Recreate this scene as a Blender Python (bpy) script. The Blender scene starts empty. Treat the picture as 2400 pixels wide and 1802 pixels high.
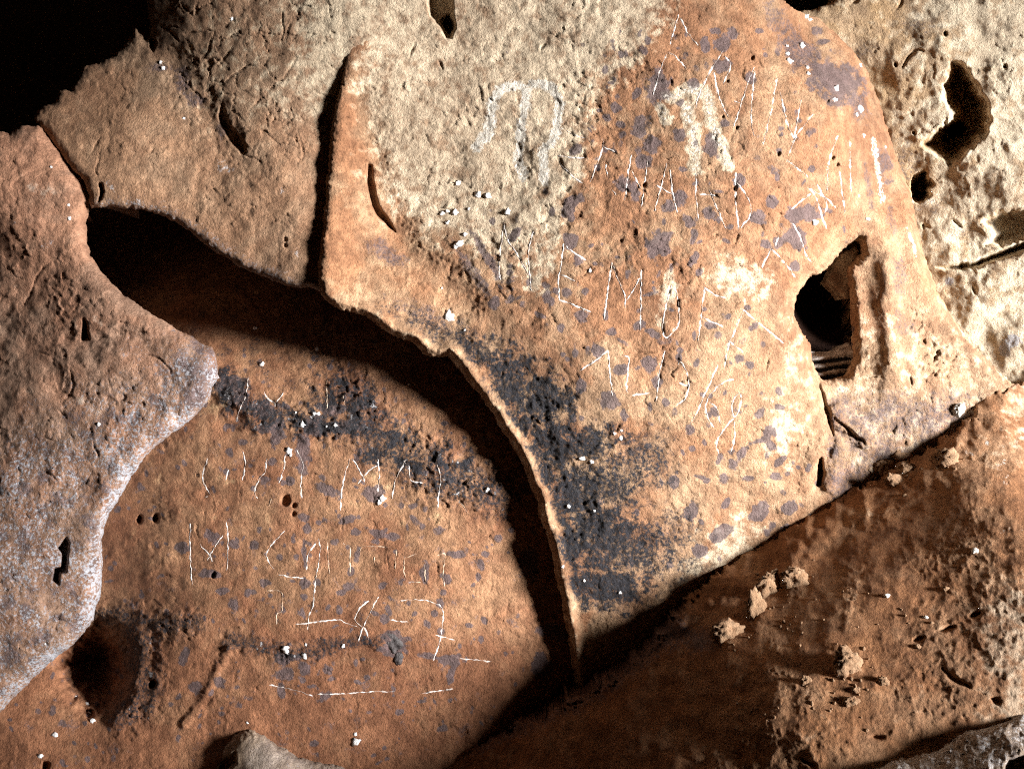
import bpy, math, random
import numpy as np

# ------------------------------------------------------------------ camera, world, light, exposure
scene = bpy.context.scene
col = scene.collection
HFOV = math.radians(60.0)
TAN = math.tan(HFOV / 2)
CAM = np.array([0.0, 0.0, 1.5])
D0 = 2.08                                   # distance of the rock face: 1 photo pixel is about 1 mm there

cam_data = bpy.data.cameras.new('camera')
cam_data.angle = HFOV
cam_data.clip_end = 200
cam = bpy.data.objects.new('camera', cam_data)
cam.location = CAM
cam.rotation_euler = (math.radians(90), 0, 0)
col.objects.link(cam)
scene.camera = cam

world = bpy.data.worlds.new('World')
scene.world = world
world.use_nodes = True
wb = world.node_tree.nodes['Background']
wb.inputs[0].default_value = (0.9, 0.55, 0.35, 1)      # underground: next to nothing
wb.inputs[1].default_value = 0.003

torch = bpy.data.lights.new('torch', 'SPOT')             # the hand lamp that lights the cave face from the right
torch.energy = 11000
torch.color = (1.0, 0.965, 0.935)
torch.shadow_soft_size = 0.9
torch.spot_size = math.radians(25)
torch.spot_blend = 1.0
torch_ob = bpy.data.objects.new('torch', torch)
TORCH = np.array([6.7, -1.55, 2.15])
torch_ob.location = TORCH
_d = np.array([0.5, 2.0, 1.58]) - TORCH
torch_ob.rotation_euler = (math.atan2(math.hypot(_d[0], _d[1]), -_d[2]), 0, math.atan2(-_d[0], _d[1]))
col.objects.link(torch_ob)

scene.view_settings.view_transform = 'Standard'
scene.view_settings.look = 'None'
scene.view_settings.gamma = 1
scene.view_settings.exposure = 0.22
scene.render.engine = 'CYCLES'
scene.cycles.max_bounces = 6
scene.cycles.filter_width = 1.1
scene.cycles.use_denoising = False                       # the film grain stays, and so does the finest grit

# ------------------------------------------------------------------ numeric helpers
def unproject(u, v, depth):
    x = (u - 1200.0) / 1200.0 * TAN * depth
    z = -(v - 901.0) / 1200.0 * TAN * depth
    return np.stack([CAM[0] + x, CAM[1] + depth, CAM[2] + z], -1)

def perlin(x, y, seed):
    rng = np.random.RandomState(seed)
    perm = rng.permutation(256)
    ang = rng.rand(256) * 2 * np.pi
    gx, gy = np.cos(ang), np.sin(ang)
    xi = np.floor(x).astype(np.int64); yi = np.floor(y).astype(np.int64)
    xf = x - xi; yf = y - yi
    def g(ix, iy, fx, fy):
        h = perm[(perm[ix & 255] + iy) & 255]
        return gx[h] * fx + gy[h] * fy
    a = xf * xf * xf * (xf * (xf * 6 - 15) + 10)
    b = yf * yf * yf * (yf * (yf * 6 - 15) + 10)
    n00 = g(xi, yi, xf, yf); n10 = g(xi + 1, yi, xf - 1, yf)
    n01 = g(xi, yi + 1, xf, yf - 1); n11 = g(xi + 1, yi + 1, xf - 1, yf - 1)
    return 1.5 * ((n00 * (1 - a) + n10 * a) * (1 - b) + (n01 * (1 - a) + n11 * a) * b)

def fbm(x, y, scale, seed, octs=4, gain=0.5):
    s = 0; a = 1.0; f = 1.0 / scale; t = 0
    for k in range(octs):
        s = s + a * perlin(x * f + 17.3 * k, y * f - 9.1 * k, seed + k)
        t += a; a *= gain; f *= 2.03
    return s / t

def voronoi(x, y, scale, seed):
    """F1, F2, per-cell random value and the offset from the cell's centre"""
    rng = np.random.RandomState(seed); tab = rng.rand(256, 256, 4)
    X, Y = x / scale, y / scale; xi = np.floor(X).astype(int); yi = np.floor(Y).astype(int)
    f1 = np.full(X.shape, 9.0); f2 = f1.copy(); rv = np.zeros(X.shape); ta = rv.copy(); ox = rv.copy(); oy = rv.copy()
    for dj in (-1, 0, 1):
        for di in (-1, 0, 1):
            c = tab[(yi + dj) & 255, (xi + di) & 255]
            dx = xi + di + 0.1 + 0.8 * c[..., 0] - X; dy = yi + dj + 0.1 + 0.8 * c[..., 1] - Y
            d = np.sqrt(dx * dx + dy * dy); n = d < f1
            f2 = np.where(n, f1, np.minimum(f2, d)); f1 = np.where(n, d, f1)
            rv = np.where(n, c[..., 2], rv); ta = np.where(n, c[..., 3], ta); ox = np.where(n, dx, ox); oy = np.where(n, dy, oy)
    return f1, f2, rv, ta, ox * scale, oy * scale

def ss(a, b, x):
    t = np.clip((x - a) / (b - a), 0, 1)
    return t * t * (3 - 2 * t)

def upsample(small, k, H, W):
    yi = np.arange(H) / k; xi = np.arange(W) / k
    y0 = np.minimum(yi.astype(int), small.shape[0] - 2); x0 = np.minimum(xi.astype(int), small.shape[1] - 2)
    fy = (yi - y0)[:, None]; fx = (xi - x0)[None]
    r0 = small[y0]; r1 = small[y0 + 1]
    a = r0[:, x0] * (1 - fx) + r0[:, x0 + 1] * fx
    b = r1[:, x0] * (1 - fx) + r1[:, x0 + 1] * fx
    return a * (1 - fy) + b * fy

def poly_sd(poly, U, V):
    """signed distance to a closed outline, positive inside"""
    p = np.array(poly, float); q = np.roll(p, -1, 0)
    best = np.full(U.shape, 1e12); inside = np.zeros(U.shape, bool)
    for (ax, ay), (bx, by) in zip(p, q):
        dx, dy = bx - ax, by - ay
        L = dx * dx + dy * dy
        if L < 1e-9: continue
        t = np.clip(((U - ax) * dx + (V - ay) * dy) / L, 0, 1)
        d = (U - ax - t * dx) ** 2 + (V - ay - t * dy) ** 2
        best = np.minimum(best, d)
        if dy != 0:
            c = ((ay > V) != (by > V)) & (U < dx * (V - ay) / dy + ax)
            inside ^= c
    d = np.sqrt(best)
    return np.where(inside, d, -d)

rng_c = np.random.RandomState(77)
def line_dist(pts, U, V):
    best = np.full(U.shape, 1e12)
    for (ax, ay), (bx, by) in zip(pts[:-1], pts[1:]):
        dx, dy = bx - ax, by - ay
        L = max(dx * dx + dy * dy, 1e-9)
        t = np.clip(((U - ax) * dx + (V - ay) * dy) / L, 0, 1)
        best = np.minimum(best, (U - ax - t * dx) ** 2 + (V - ay - t * dy) ** 2)
    return np.sqrt(best)

def smooth_line(pts, n=6):
    p = np.array(pts, float)
    if len(p) < 3: return p
    P = np.vstack([2 * p[0] - p[1], p, 2 * p[-1] - p[-2]])
    out = []
    for i in range(1, len(P) - 2):
        a, b, c, d = P[i - 1], P[i], P[i + 1], P[i + 2]
        for t in np.linspace(0, 1, n, endpoint=False):
            out.append(0.5 * (2 * b + (c - a) * t + (2 * a - 5 * b + 4 * c - d) * t * t + (3 * b - a - 3 * c + d) * t ** 3))
    out.append(p[-1])
    return np.array(out)

def tps(ctrl, U, V):
    c = np.array(ctrl, float); xy = c[:, :2] / 1000.0; h = c[:, 2]
    n = len(c)
    def phi(r2): return np.where(r2 > 1e-12, r2 * np.log(np.maximum(r2, 1e-12)), 0)
    K = phi(((xy[:, None] - xy[None]) ** 2).sum(-1)) + np.eye(n) * 0.002
    Pm = np.hstack([np.ones((n, 1)), xy])
    A = np.zeros((n + 3, n + 3)); A[:n, :n] = K; A[:n, n:] = Pm; A[n:, :n] = Pm.T
    w = np.linalg.solve(A, np.hstack([h, np.zeros(3)]))
    x, y = U / 1000.0, V / 1000.0
    out = w[n] + w[n + 1] * x + w[n + 2] * y
    for i in range(n):
        out = out + w[i] * phi((x - xy[i, 0]) ** 2 + (y - xy[i, 1]) ** 2)
    return out

def axis(a, b, lo, hi, step):
    """grid lines: fine inside the view, widening outside it"""
    c = list(np.arange(max(a, lo), min(b, hi) + step, step))
    s = step; x = c[-1]
    while x < b: s = min(s * 1.14, 42); x += s; c.append(x)
    s = step; x = c[0]; pre = []
    while x > a: s = min(s * 1.14, 42); x -= s; pre.append(x)
    return np.array(pre[::-1] + c)

# ------------------------------------------------------------------ materials
def new_mat(name):
    m = bpy.data.materials.new(name); m.use_nodes = True
    nt = m.node_tree; nt.nodes.clear()
    return m, nt
def N(nt, t, **kw):
    n = nt.nodes.new(t)
    for k, v in kw.items(): setattr(n, k, v)
    return n
def mixc(nt, fac, a, b, blend='MIX'):
    m = N(nt, 'ShaderNodeMix', data_type='RGBA', blend_type=blend)
    for s, x in ((m.inputs[0], fac), (m.inputs[6], a), (m.inputs[7], b)):
        if isinstance(x, (int, float)): s.default_value = x
        elif isinstance(x, tuple): s.default_value = (*x, 1)
        else: nt.links.new(x, s)
    return m.outputs[2]
def ramp(nt, x, pts):
    r = N(nt, 'ShaderNodeMapRange', interpolation_type='SMOOTHSTEP')
    r.inputs[1].default_value, r.inputs[2].default_value = pts[0], pts[1]
    r.inputs[3].default_value, r.inputs[4].default_value = pts[2], pts[3]
    nt.links.new(x, r.inputs[0]); return r.outputs[0]
def noise(nt, pos, scale, detail=5, rough=0.6, dist=0.0):
    n = N(nt, 'ShaderNodeTexNoise'); n.inputs['Scale'].default_value = scale
    n.inputs['Detail'].default_value = detail; n.inputs['Roughness'].default_value = rough
    n.inputs['Distortion'].default_value = dist
    nt.links.new(pos, n.inputs['Vector']); return n.outputs['Fac']

def rock_material(name, tan, ochre, pale, spot=(0.082, 0.06, 0.064), soot=(0.012, 0.0115, 0.0145), crust=(0.50, 0.49, 0.50),
                  rough=0.8, mott=1.0, bump=0.0055):
    m, nt = new_mat(name)
    geo = N(nt, 'ShaderNodeNewGeometry'); pos = geo.outputs['Position']
    a1 = N(nt, 'ShaderNodeAttribute', attribute_name='stain'); a2 = N(nt, 'ShaderNodeAttribute', attribute_name='tone')
    s1 = N(nt, 'ShaderNodeSeparateColor'); nt.links.new(a1.outputs['Color'], s1.inputs[0])
    s2 = N(nt, 'ShaderNodeSeparateColor'); nt.links.new(a2.outputs['Color'], s2.inputs[0])
    n1 = noise(nt, pos, 9, 6, 0.65, 0.4)
    n2 = noise(nt, pos, 38, 5, 0.6)
    n3 = noise(nt, pos, 150, 4, 0.65)
    # tan <-> ochre: iron staining
    add = N(nt, 'ShaderNodeMath', operation='ADD'); nt.links.new(s2.outputs[0], add.inputs[0])
    nt.links.new(ramp(nt, n1, (0.3, 0.7, -0.45, 0.45)), add.inputs[1])
    base = mixc(nt, ramp(nt, add.outputs[0], (0.0, 1.0, 0.0, 1.0)), tan, ochre)
    # pale limestone showing through
    addp = N(nt, 'ShaderNodeMath', operation='ADD'); nt.links.new(s1.outputs[1], addp.inputs[0])
    nt.links.new(ramp(nt, n2, (0.3, 0.7, -0.3, 0.3)), addp.inputs[1])
    base = mixc(nt, ramp(nt, addp.outputs[0], (0.3, 0.8, 0, 1)), base, pale)
    # mineral mottling
    base = mixc(nt, 1.0, base, mixc(nt, ramp(nt, n2, (0.3, 0.72, 0, 1)), (1 - 0.34 * mott, 1 - 0.38 * mott, 1 - 0.4 * mott), (1.14, 1.14, 1.14)), 'MULTIPLY')
    base = mixc(nt, 1.0, base, mixc(nt, ramp(nt, n3, (0.3, 0.7, 0, 1)), (1 - 0.25 * mott,) * 3, (1.14, 1.14, 1.14)), 'MULTIPLY')
    n0 = noise(nt, pos, 3.2, 4, 0.6, 0.6)
    base = mixc(nt, 1.0, base, mixc(nt, ramp(nt, n0, (0.32, 0.62, 0, 1)), (0.80, 0.75, 0.72), (1.1, 1.1, 1.1)), 'MULTIPLY')
    # manganese spots, soot, white crust (each with its own outline, given on the mesh)
    def edge(x, n, amp, lo, hi):
        a = N(nt, 'ShaderNodeMath', operation='ADD'); nt.links.new(x, a.inputs[0])
        nt.links.new(ramp(nt, n, (0.3, 0.7, -amp, amp)), a.inputs[1])
        return ramp(nt, a.outputs[0], (lo, hi, 0, 1))
    fs = edge(s1.outputs[0], n3, 0.2, 0.26, 0.72)
    sp = mixc(nt, ramp(nt, n2, (0.35, 0.7, 0, 1)), spot, tuple(min(1, c * 1.75) for c in spot))
    fsm = N(nt, 'ShaderNodeMath', operation='MULTIPLY'); nt.links.new(fs, fsm.inputs[0]); fsm.inputs[1].default_value = 0.86
    base = mixc(nt, fsm.outputs[0], base, sp)
    fb = edge(s1.outputs[2], n3, 0.3, 0.12, 0.82)
    so = mixc(nt, ramp(nt, n3, (0.4, 0.75, 0, 1)), soot, tuple(c * 2.6 for c in soot))
    base = mixc(nt, fb, base, so)
    fc = edge(s2.outputs[1], n3, 0.3, 0.35, 0.8)
    base = mixc(nt, fc, base, crust)
    bs = N(nt, 'ShaderNodeBsdfPrincipled')
    nt.links.new(base, bs.inputs['Base Color'])
    rg = N(nt, 'ShaderNodeMath', operation='SUBTRACT'); rg.inputs[0].default_value = rough
    rm = N(nt, 'ShaderNodeMath', operation='MULTIPLY'); nt.links.new(fs, rm.inputs[0]); rm.inputs[1].default_value = 0.22
    nt.links.new(rm.outputs[0], rg.inputs[1]); nt.links.new(rg.outputs[0], bs.inputs['Roughness'])
    bs.inputs['Specular IOR Level'].default_value = 0.35
    bp = N(nt, 'ShaderNodeBump'); bp.inputs['Strength'].default_value = 1.0; bp.inputs['Distance'].default_value = bump
    nb = noise(nt, pos, 190, 6, 0.72, 0.3)
    nb2 = noise(nt, pos, 75, 3, 0.6, 1.2)
    rdg = N(nt, 'ShaderNodeMath', operation='SUBTRACT'); rdg.inputs[1].default_value = 0.5; nt.links.new(nb2, rdg.inputs[0])
    ab = N(nt, 'ShaderNodeMath', operation='ABSOLUTE'); nt.links.new(rdg.outputs[0], ab.inputs[0])
    hs = N(nt, 'ShaderNodeMath', operation='MULTIPLY_ADD'); nt.links.new(ab.outputs[0], hs.inputs[0]); hs.inputs[1].default_value = -0.7; nt.links.new(nb, hs.inputs[2])
    nt.links.new(hs.outputs[0], bp.inputs['Height']); nt.links.new(bp.outputs[0], bs.inputs['Normal'])
    out = N(nt, 'ShaderNodeOutputMaterial'); nt.links.new(bs.outputs[0], out.inputs[0])
    return m

def plain_material(name, c0, c1, scale=60, rough=0.8, bump=0.002):
    m, nt = new_mat(name)
    geo = N(nt, 'ShaderNodeNewGeometry'); pos = geo.outputs['Position']
    n = noise(nt, pos, scale, 5, 0.65)
    bs = N(nt, 'ShaderNodeBsdfPrincipled')
    nt.links.new(mixc(nt, ramp(nt, n, (0.3, 0.7, 0, 1)), c0, c1), bs.inputs['Base Color'])
    bs.inputs['Roughness'].default_value = rough
    bp = N(nt, 'ShaderNodeBump'); bp.inputs['Distance'].default_value = bump
    nt.links.new(noise(nt, pos, scale * 3, 4, 0.7), bp.inputs['Height']); nt.links.new(bp.outputs[0], bs.inputs['Normal'])
    out = N(nt, 'ShaderNodeOutputMaterial'); nt.links.new(bs.outputs[0], out.inputs[0])
    return m

# ------------------------------------------------------------------ rock faces
class Rock:
    """A body of rock: an outline, a relief over it (millimetres towards the viewer), rounded edges and a real thickness."""
    def __init__(s, name, bbox, outline, ctrl, seed, step=2.7, roll=30, jit=(3.0, 2.0), holes=()):
        s.name, s.seed = name, seed
        s.ua = axis(bbox[0], bbox[2], -40, 2440, step); s.va = axis(bbox[1], bbox[3], -40, 1842, step)
        s.U, s.V = np.meshgrid(s.ua, s.va); s.H, s.W = s.U.shape
        k = 3
        Us, Vs = s.pad(k)
        sd = poly_sd(outline, Us, Vs)
        for h in holes: sd = np.minimum(sd, -poly_sd(h, Us, Vs))
        s.sd = upsample(sd, k, s.H, s.W)
        s.sd += jit[0] * fbm(s.U, s.V, 30, seed + 50, 3) + jit[1] * fbm(s.U, s.V, 8, seed + 60, 2)
        s.k = k; s.h = upsample(tps(ctrl, Us, Vs), k, s.H, s.W)
        s.roll = roll; s.rollk = 1.0
        z = np.zeros((s.H, s.W))
        s.spot, s.pale, s.soot, s.tone, s.crust = z.copy(), z.copy(), z.copy(), z.copy(), z.copy()
        s.en = fbm(s.U, s.V, 26, seed + 70, 3)
        s.en2 = fbm(s.U, s.V, 10, seed + 75, 2)
    def pad(s, k):
        ui = np.append(s.ua[::k], [s.ua[-1] + 20, s.ua[-1] + 40]); vi = np.append(s.va[::k], [s.va[-1] + 20, s.va[-1] + 40])
        ui[-2] = s.ua[::k][-1] + (s.ua[-1] - s.ua[-2]) * k; ui[-1] = ui[-2] + 20
        vi[-2] = s.va[::k][-1] + (s.va[-1] - s.va[-2]) * k; vi[-1] = vi[-2] + 20
        return np.meshgrid(ui, vi)
    def win(s, u0, v0, u1, v1):
        a, b = np.searchsorted(s.ua, [u0, u1]); c, d = np.searchsorted(s.va, [v0, v1])
        return slice(c, d), slice(a, b)
    def blob(s, arr, u, v, ru, rv=None, rot=0, st=1.0, soft=0.35, wob=0.45):
        """a patch with a ragged outline"""
        rv = rv or ru; R = 1.9 * max(ru, rv)
        w = s.win(u - R, v - R, u + R, v + R)
        if arr[w].size == 0: return
        x, y = s.U[w] - u, s.V[w] - v
        c, d = math.cos(math.radians(rot)), math.sin(math.radians(rot))
        r = np.sqrt(((x * c + y * d) / ru) ** 2 + ((-x * d + y * c) / rv) ** 2) + wob * s.en[w] + 0.25 * s.en2[w]
        arr[w] = np.maximum(arr[w], st * ss(1 + soft, 1 - soft, r))
    def stroke(s, arr, pts, width, st=1.0, wob=0.5, mode='max', soft=0.6):
        p = smooth_line(pts)
        m = width * 2.5
        w = s.win(p[:, 0].min() - m, p[:, 1].min() - m, p[:, 0].max() + m, p[:, 1].max() + m)
        if arr[w].size == 0: return
        d = line_dist(p, s.U[w], s.V[w]) / width + wob * s.en[w] + 0.3 * s.en2[w]
        f = st * ss(1 + soft, 1 - soft, d)
        arr[w] = np.maximum(arr[w], f) if mode == 'max' else arr[w] + f
    def pit(s, poly, depth, soft=8, wob=4):
        p = np.array(poly, float); m = soft * 2 + 10
        w = s.win(p[:, 0].min() - m, p[:, 1].min() - m, p[:, 0].max() + m, p[:, 1].max() + m)
        if s.h[w].size == 0: return
        d = poly_sd(poly, s.U[w], s.V[w]) + wob * s.en[w]
        s.h[w] -= depth * ss(-soft * 0.3, soft, d)
    def hole(s, u, v, ru, rv, depth, rot=0):
        t = np.linspace(0, 2 * np.pi, 18, endpoint=False); c, d = math.cos(math.radians(rot)), math.sin(math.radians(rot))
        x, y = ru * np.cos(t), rv * np.sin(t)
        s.pit(np.stack([u + x * c - y * d, v + x * d + y * c], -1), depth, soft=min(ru, rv) * 0.6, wob=min(ru, rv) * 0.8)
    def crack(s, pts, width=2.5, depth=7):
        p = smooth_line(pts, 8); q = []
        for a, b in zip(p[:-1], p[1:]):
            n = max(1, int(np.hypot(*(b - a)) / 4)); q += [a + (b - a) * t for t in np.linspace(0, 1, n, endpoint=False)]
        q = np.array(q + [p[-1]]); n = len(q); t = np.linspace(0, 1, n)
        o = rng_c.rand() * 500
        q[:, 0] += 3.2 * perlin(np.arange(n) / 4.0 + o, np.zeros(n) + .5, 7); q[:, 1] += 2.4 * perlin(np.arange(n) / 4.0 - o, np.zeros(n) + 2.5, 8)
        w = s.win(q[:, 0].min() - 12 - width, q[:, 1].min() - 12 - width, q[:, 0].max() + 12 + width, q[:, 1].max() + 12 + width)
        if s.h[w].size == 0: return
        f = np.zeros_like(s.h[w])
        wd = width * (0.45 + 0.75 * np.sin(np.pi * np.clip(t, 0.04, 0.96)) * (0.7 + 0.6 * np.abs(perlin(np.arange(n) / 3.0 + o, np.zeros(n) + 4.5, 9))))
        for i in range(n - 1):
            d = line_dist(q[i:i + 2], s.U[w], s.V[w]) / wd[i]
            f = np.maximum(f, np.exp(-d * d) * (0.35 + 0.65 * wd[i] / width))
        s.h[w] -= 0.7 * depth * np.clip(f, 0, 1)
    def relief(s, big=18, mid=6, crumple=2.2, fine=0.9, rough=None, aniso=(1.0, 1.0), flake=1.5):
        U, V = s.U * aniso[0], s.V * aniso[1]; sd = s.seed
        wx = 14 * fbm(U, V, 70, sd + 1, 2); wy = 14 * fbm(U, V, 70, sd + 2, 2)
        r = (1.0 if rough is None else rough) * (0.3 + 0.7 * ss(0, 30, s.sd)) * 0.47
        s.h += big * fbm(U, V, 330, sd + 3, 2) + mid * fbm(U, V, 90, sd + 4, 3)
        c = fbm(U + wx, V + wy, 24, sd + 5, 2)
        rid = 1 - 2 * np.abs(fbm(U + wx * 1.5, V + wy * 1.5, 30, sd + 6, 2))
        patch = 0.55 + 0.75 * ss(-0.35, 0.4, fbm(U, V, 140, sd + 9, 2))
        s.h += r * patch * crumple * (1.0 * c + 0.6 * np.maximum(rid, 0.2))
        # flaking skin: small tilted plates with fissures between them
        p2 = ss(-0.3, 0.35, fbm(U, V, 110, sd + 10, 3)); p3 = ss(-0.05, 0.45, fbm(U, V, 90, sd + 11, 3))
        wx2 = 0.5 * wx + 5 * perlin(U / 13, V / 13, sd + 12); wy2 = 0.5 * wy + 5 * perlin(U / 13 + 40, V / 13, sd + 13)
        f1, f2, rv, ta, ox, oy = voronoi(U + wx2, V + wy2, 21, sd + 14)
        ta = ta * 6.283
        s.h += r * p2 * flake * (1.1 * (rv - 0.5) + 0.16 * (ox * np.cos(ta) + oy * np.sin(ta)) - 1.3 * np.exp(-((f2 - f1) / 0.075) ** 2))
        f1, f2, rv, ta, ox, oy = voronoi(U + 2 * wx2, V + 2 * wy2, 47, sd + 15)
        s.h -= r * p3 * flake * 2.2 * np.exp(-((f2 - f1) / 0.045) ** 2)
        n9 = fbm(U + wx, V + wy, 10, sd + 7, 2)
        s.h += r * fine * (1.3 * n9 + 1.9 * np.minimum(0, fbm(U, V, 16, sd + 8, 2) + 0.30) * (0.4 + 1.6 * p3))
    def depth(s):
        e = np.clip(1 - s.sd / s.roll, 0, 1)
        return D0 - s.h / 1000.0 + s.roll * s.rollk / 1000.0 * (1 - np.sqrt(np.maximum(0, 1 - e * e)))
    def build(s, mat, thick=0.25, inset=14, kind=None, label=None, cat=None):
        d = s.depth(); s.dep = d
        gy, gx = np.gradient(s.sd, s.va, s.ua)
        g2 = np.maximum(np.hypot(gx, gy), 0.3)
        lim = 2.2 * np.maximum(np.gradient(s.ua)[None, :], np.gradient(s.va)[:, None])
        keep = s.sd > -lim
        out = s.sd < 0
        mv = np.where(out, np.minimum(-s.sd, lim) / g2, 0)
        U = s.U + gx / g2 * mv; V = s.V + gy / g2 * mv
        inn = ~out
        fq = (inn[:-1, :-1] | inn[1:, :-1] | inn[:-1, 1:] | inn[1:, 1:]) & keep[:-1, :-1] & keep[1:, :-1] & keep[:-1, 1:] & keep[1:, 1:]
        idx = np.arange(s.H * s.W).reshape(s.H, s.W)
        q = np.stack([idx[:-1, :-1][fq], idx[1:, :-1][fq], idx[1:, 1:][fq], idx[:-1, 1:][fq]], -1)
        used = np.unique(q); remap = np.full(s.H * s.W, -1); remap[used] = np.arange(len(used)); q = remap[q]
        P = unproject(U, V, d).reshape(-1, 3)[used]
        att = [a.ravel()[used] for a in (s.spot, s.pale, s.soot, s.tone, s.crust)]
        gxn = (gx / g2).ravel()[used]; gyn = (gy / g2).ravel()[used]
        # rim: run the open edge back into the rock
        e = np.concatenate([q[:, [0, 1]], q[:, [1, 2]], q[:, [2, 3]], q[:, [3, 0]]])
        es = np.sort(e, 1); key = es[:, 0].astype(np.int64) * len(used) + es[:, 1]
        _, first, cnt = np.unique(key, return_index=True, return_counts=True)
        be = e[first[cnt == 1]]
        bv = np.unique(be); n0 = len(P); nb = len(bv); loc = np.full(n0, -1); loc[bv] = np.arange(nb)
        rings = [P]; faces = [q]; prev = lambda i: i
        base = bv; prev_id = np.full(n0, -1); prev_id[bv] = bv
        cur = len(P)
        for (t, ins) in ((0.1, 0.12), (0.4, 0.5), (1.0, 1.0)):
            p = P[bv].copy(); p[:, 1] += thick * t
            p[:, 0] += gxn[bv] * inset * ins / 1000.0; p[:, 2] -= gyn[bv] * inset * ins / 1000.0
            new = np.full(n0, -1); new[bv] = cur + np.arange(nb); cur += nb
            faces.append(np.stack([prev_id[be[:, 1]], prev_id[be[:, 0]], new[be[:, 0]], new[be[:, 1]]], -1))
            rings.append(p); prev_id = new
        P = np.concatenate(rings); q = np.concatenate(faces)
        att = [np.concatenate([a] + [a[bv]] * 3) for a in att]
        lo, hi = P.min(0), P.max(0)
        s.base = np.array([(lo[0] + hi[0]) / 2, (lo[1] + hi[1]) / 2, lo[2]])
        me = bpy.data.meshes.new(s.name)
        me.vertices.add(len(P)); me.vertices.foreach_set('co', (P - s.base).astype(np.float32).ravel())
        me.loops.add(len(q) * 4); me.loops.foreach_set('vertex_index', q.astype(np.int32).ravel())
        me.polygons.add(len(q)); me.polygons.foreach_set('loop_start', np.arange(0, len(q) * 4, 4, dtype=np.int32))
        me.polygons.foreach_set('use_smooth', np.ones(len(q), bool))
        for nm, (r, g, b) in (('stain', att[:3]), ('tone', (att[3], att[4], att[3] * 0))):
            ca = me.color_attributes.new(nm, 'FLOAT_COLOR', 'POINT')
            ca.data.foreach_set('color', np.stack([r, g, b, np.ones_like(r)], -1).astype(np.float32).ravel())
        me.update(calc_edges=True)
        me.materials.append(mat)
        s.ob = bpy.data.objects.new(s.name, me); s.ob.location = s.base; col.objects.link(s.ob)
        if kind: s.ob['kind'] = kind
        if label: s.ob['label'] = label; s.ob['category'] = cat
        return s.ob
    def at(s, u, v):
        """depth of the built face under photo points"""
        u = np.atleast_1d(np.asarray(u, float)); v = np.atleast_1d(np.asarray(v, float))
        x = np.clip(np.interp(u, s.ua, np.arange(s.W)), 0, s.W - 1.001); y = np.clip(np.interp(v, s.va, np.arange(s.H)), 0, s.H - 1.001)
        i, j = x.astype(int), y.astype(int); fx, fy = x - i, y - j; d = s.dep
        return (d[j, i] * (1 - fx) + d[j, i + 1] * fx) * (1 - fy) + (d[j + 1, i] * (1 - fx) + d[j + 1, i + 1] * fx) * fy

def add_mesh(name, verts, faces, mat, parent=None, loc=(0, 0, 0), smooth=True):
    me = bpy.data.meshes.new(name); me.from_pydata([tuple(map(float, p)) for p in verts], [], [tuple(map(int, f)) for f in faces])
    me.materials.append(mat)
    me.polygons.foreach_set('use_smooth', [smooth] * len(me.polygons)); me.update()
    o = bpy.data.objects.new(name, me); o.location = loc; col.objects.link(o)
    if parent: o.parent = parent
    return o

def ico(sub):
    import bmesh
    bm = bmesh.new(); bmesh.ops.create_icosphere(bm, subdivisions=sub, radius=1)
    v = np.array([x.co[:] for x in bm.verts]); f = np.array([[y.index for y in x.verts] for x in bm.faces]); bm.free()
    return v, f
ICO2, ICO3, ICO4 = ico(2), ico(3), ico(4)

def lump(shape, rx, ry, rz, seed, amp=0.3, freq=1.6, low=0.0):
    v, f = shape
    if low:
        rg = np.random.RandomState(seed); r = np.ones(len(v))
        for _ in range(9):                                  # knobs and hollows
            d = rg.randn(3); d /= np.linalg.norm(d); r += low * rg.uniform(-1, 1) * np.exp(-((v - d) ** 2).sum(1) / rg.uniform(0.08, 0.5))
        v = v * np.clip(r, 0.35, 2)[:, None]
    n = fbm(v[:, 0] * 100 + v[:, 2] * 37, v[:, 1] * 100 + v[:, 2] * 71, 100 / freq, seed, 3) \
        + 0.6 * fbm(v[:, 2] * 100 + v[:, 1] * 31, v[:, 0] * 100 - v[:, 1] * 53, 45 / freq, seed + 9, 2)
    return v * (1 + amp * n[:, None] * 1.4) * np.array([rx, ry, rz]), f

def nodule(rock, u, v, r, mat, seed, ry=None, name='calcite_nodule', proud=0.2, flat=0.34, shape=None, amp=0.75, low=0.0):
    d = float(rock.at(u, v)[0]); c = unproject(np.array(u), np.array(v), np.array(d))
    k = d / D0 / 1000.0
    vv, f = lump(shape or ICO2, r * k, r * k * flat, (ry or r) * k, seed, amp, 2.0, low)
    vv[:, 1] -= r * k * flat * proud * 0.5
    return add_mesh(name, vv + (c - rock.base), f, mat, rock.ob)

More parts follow.
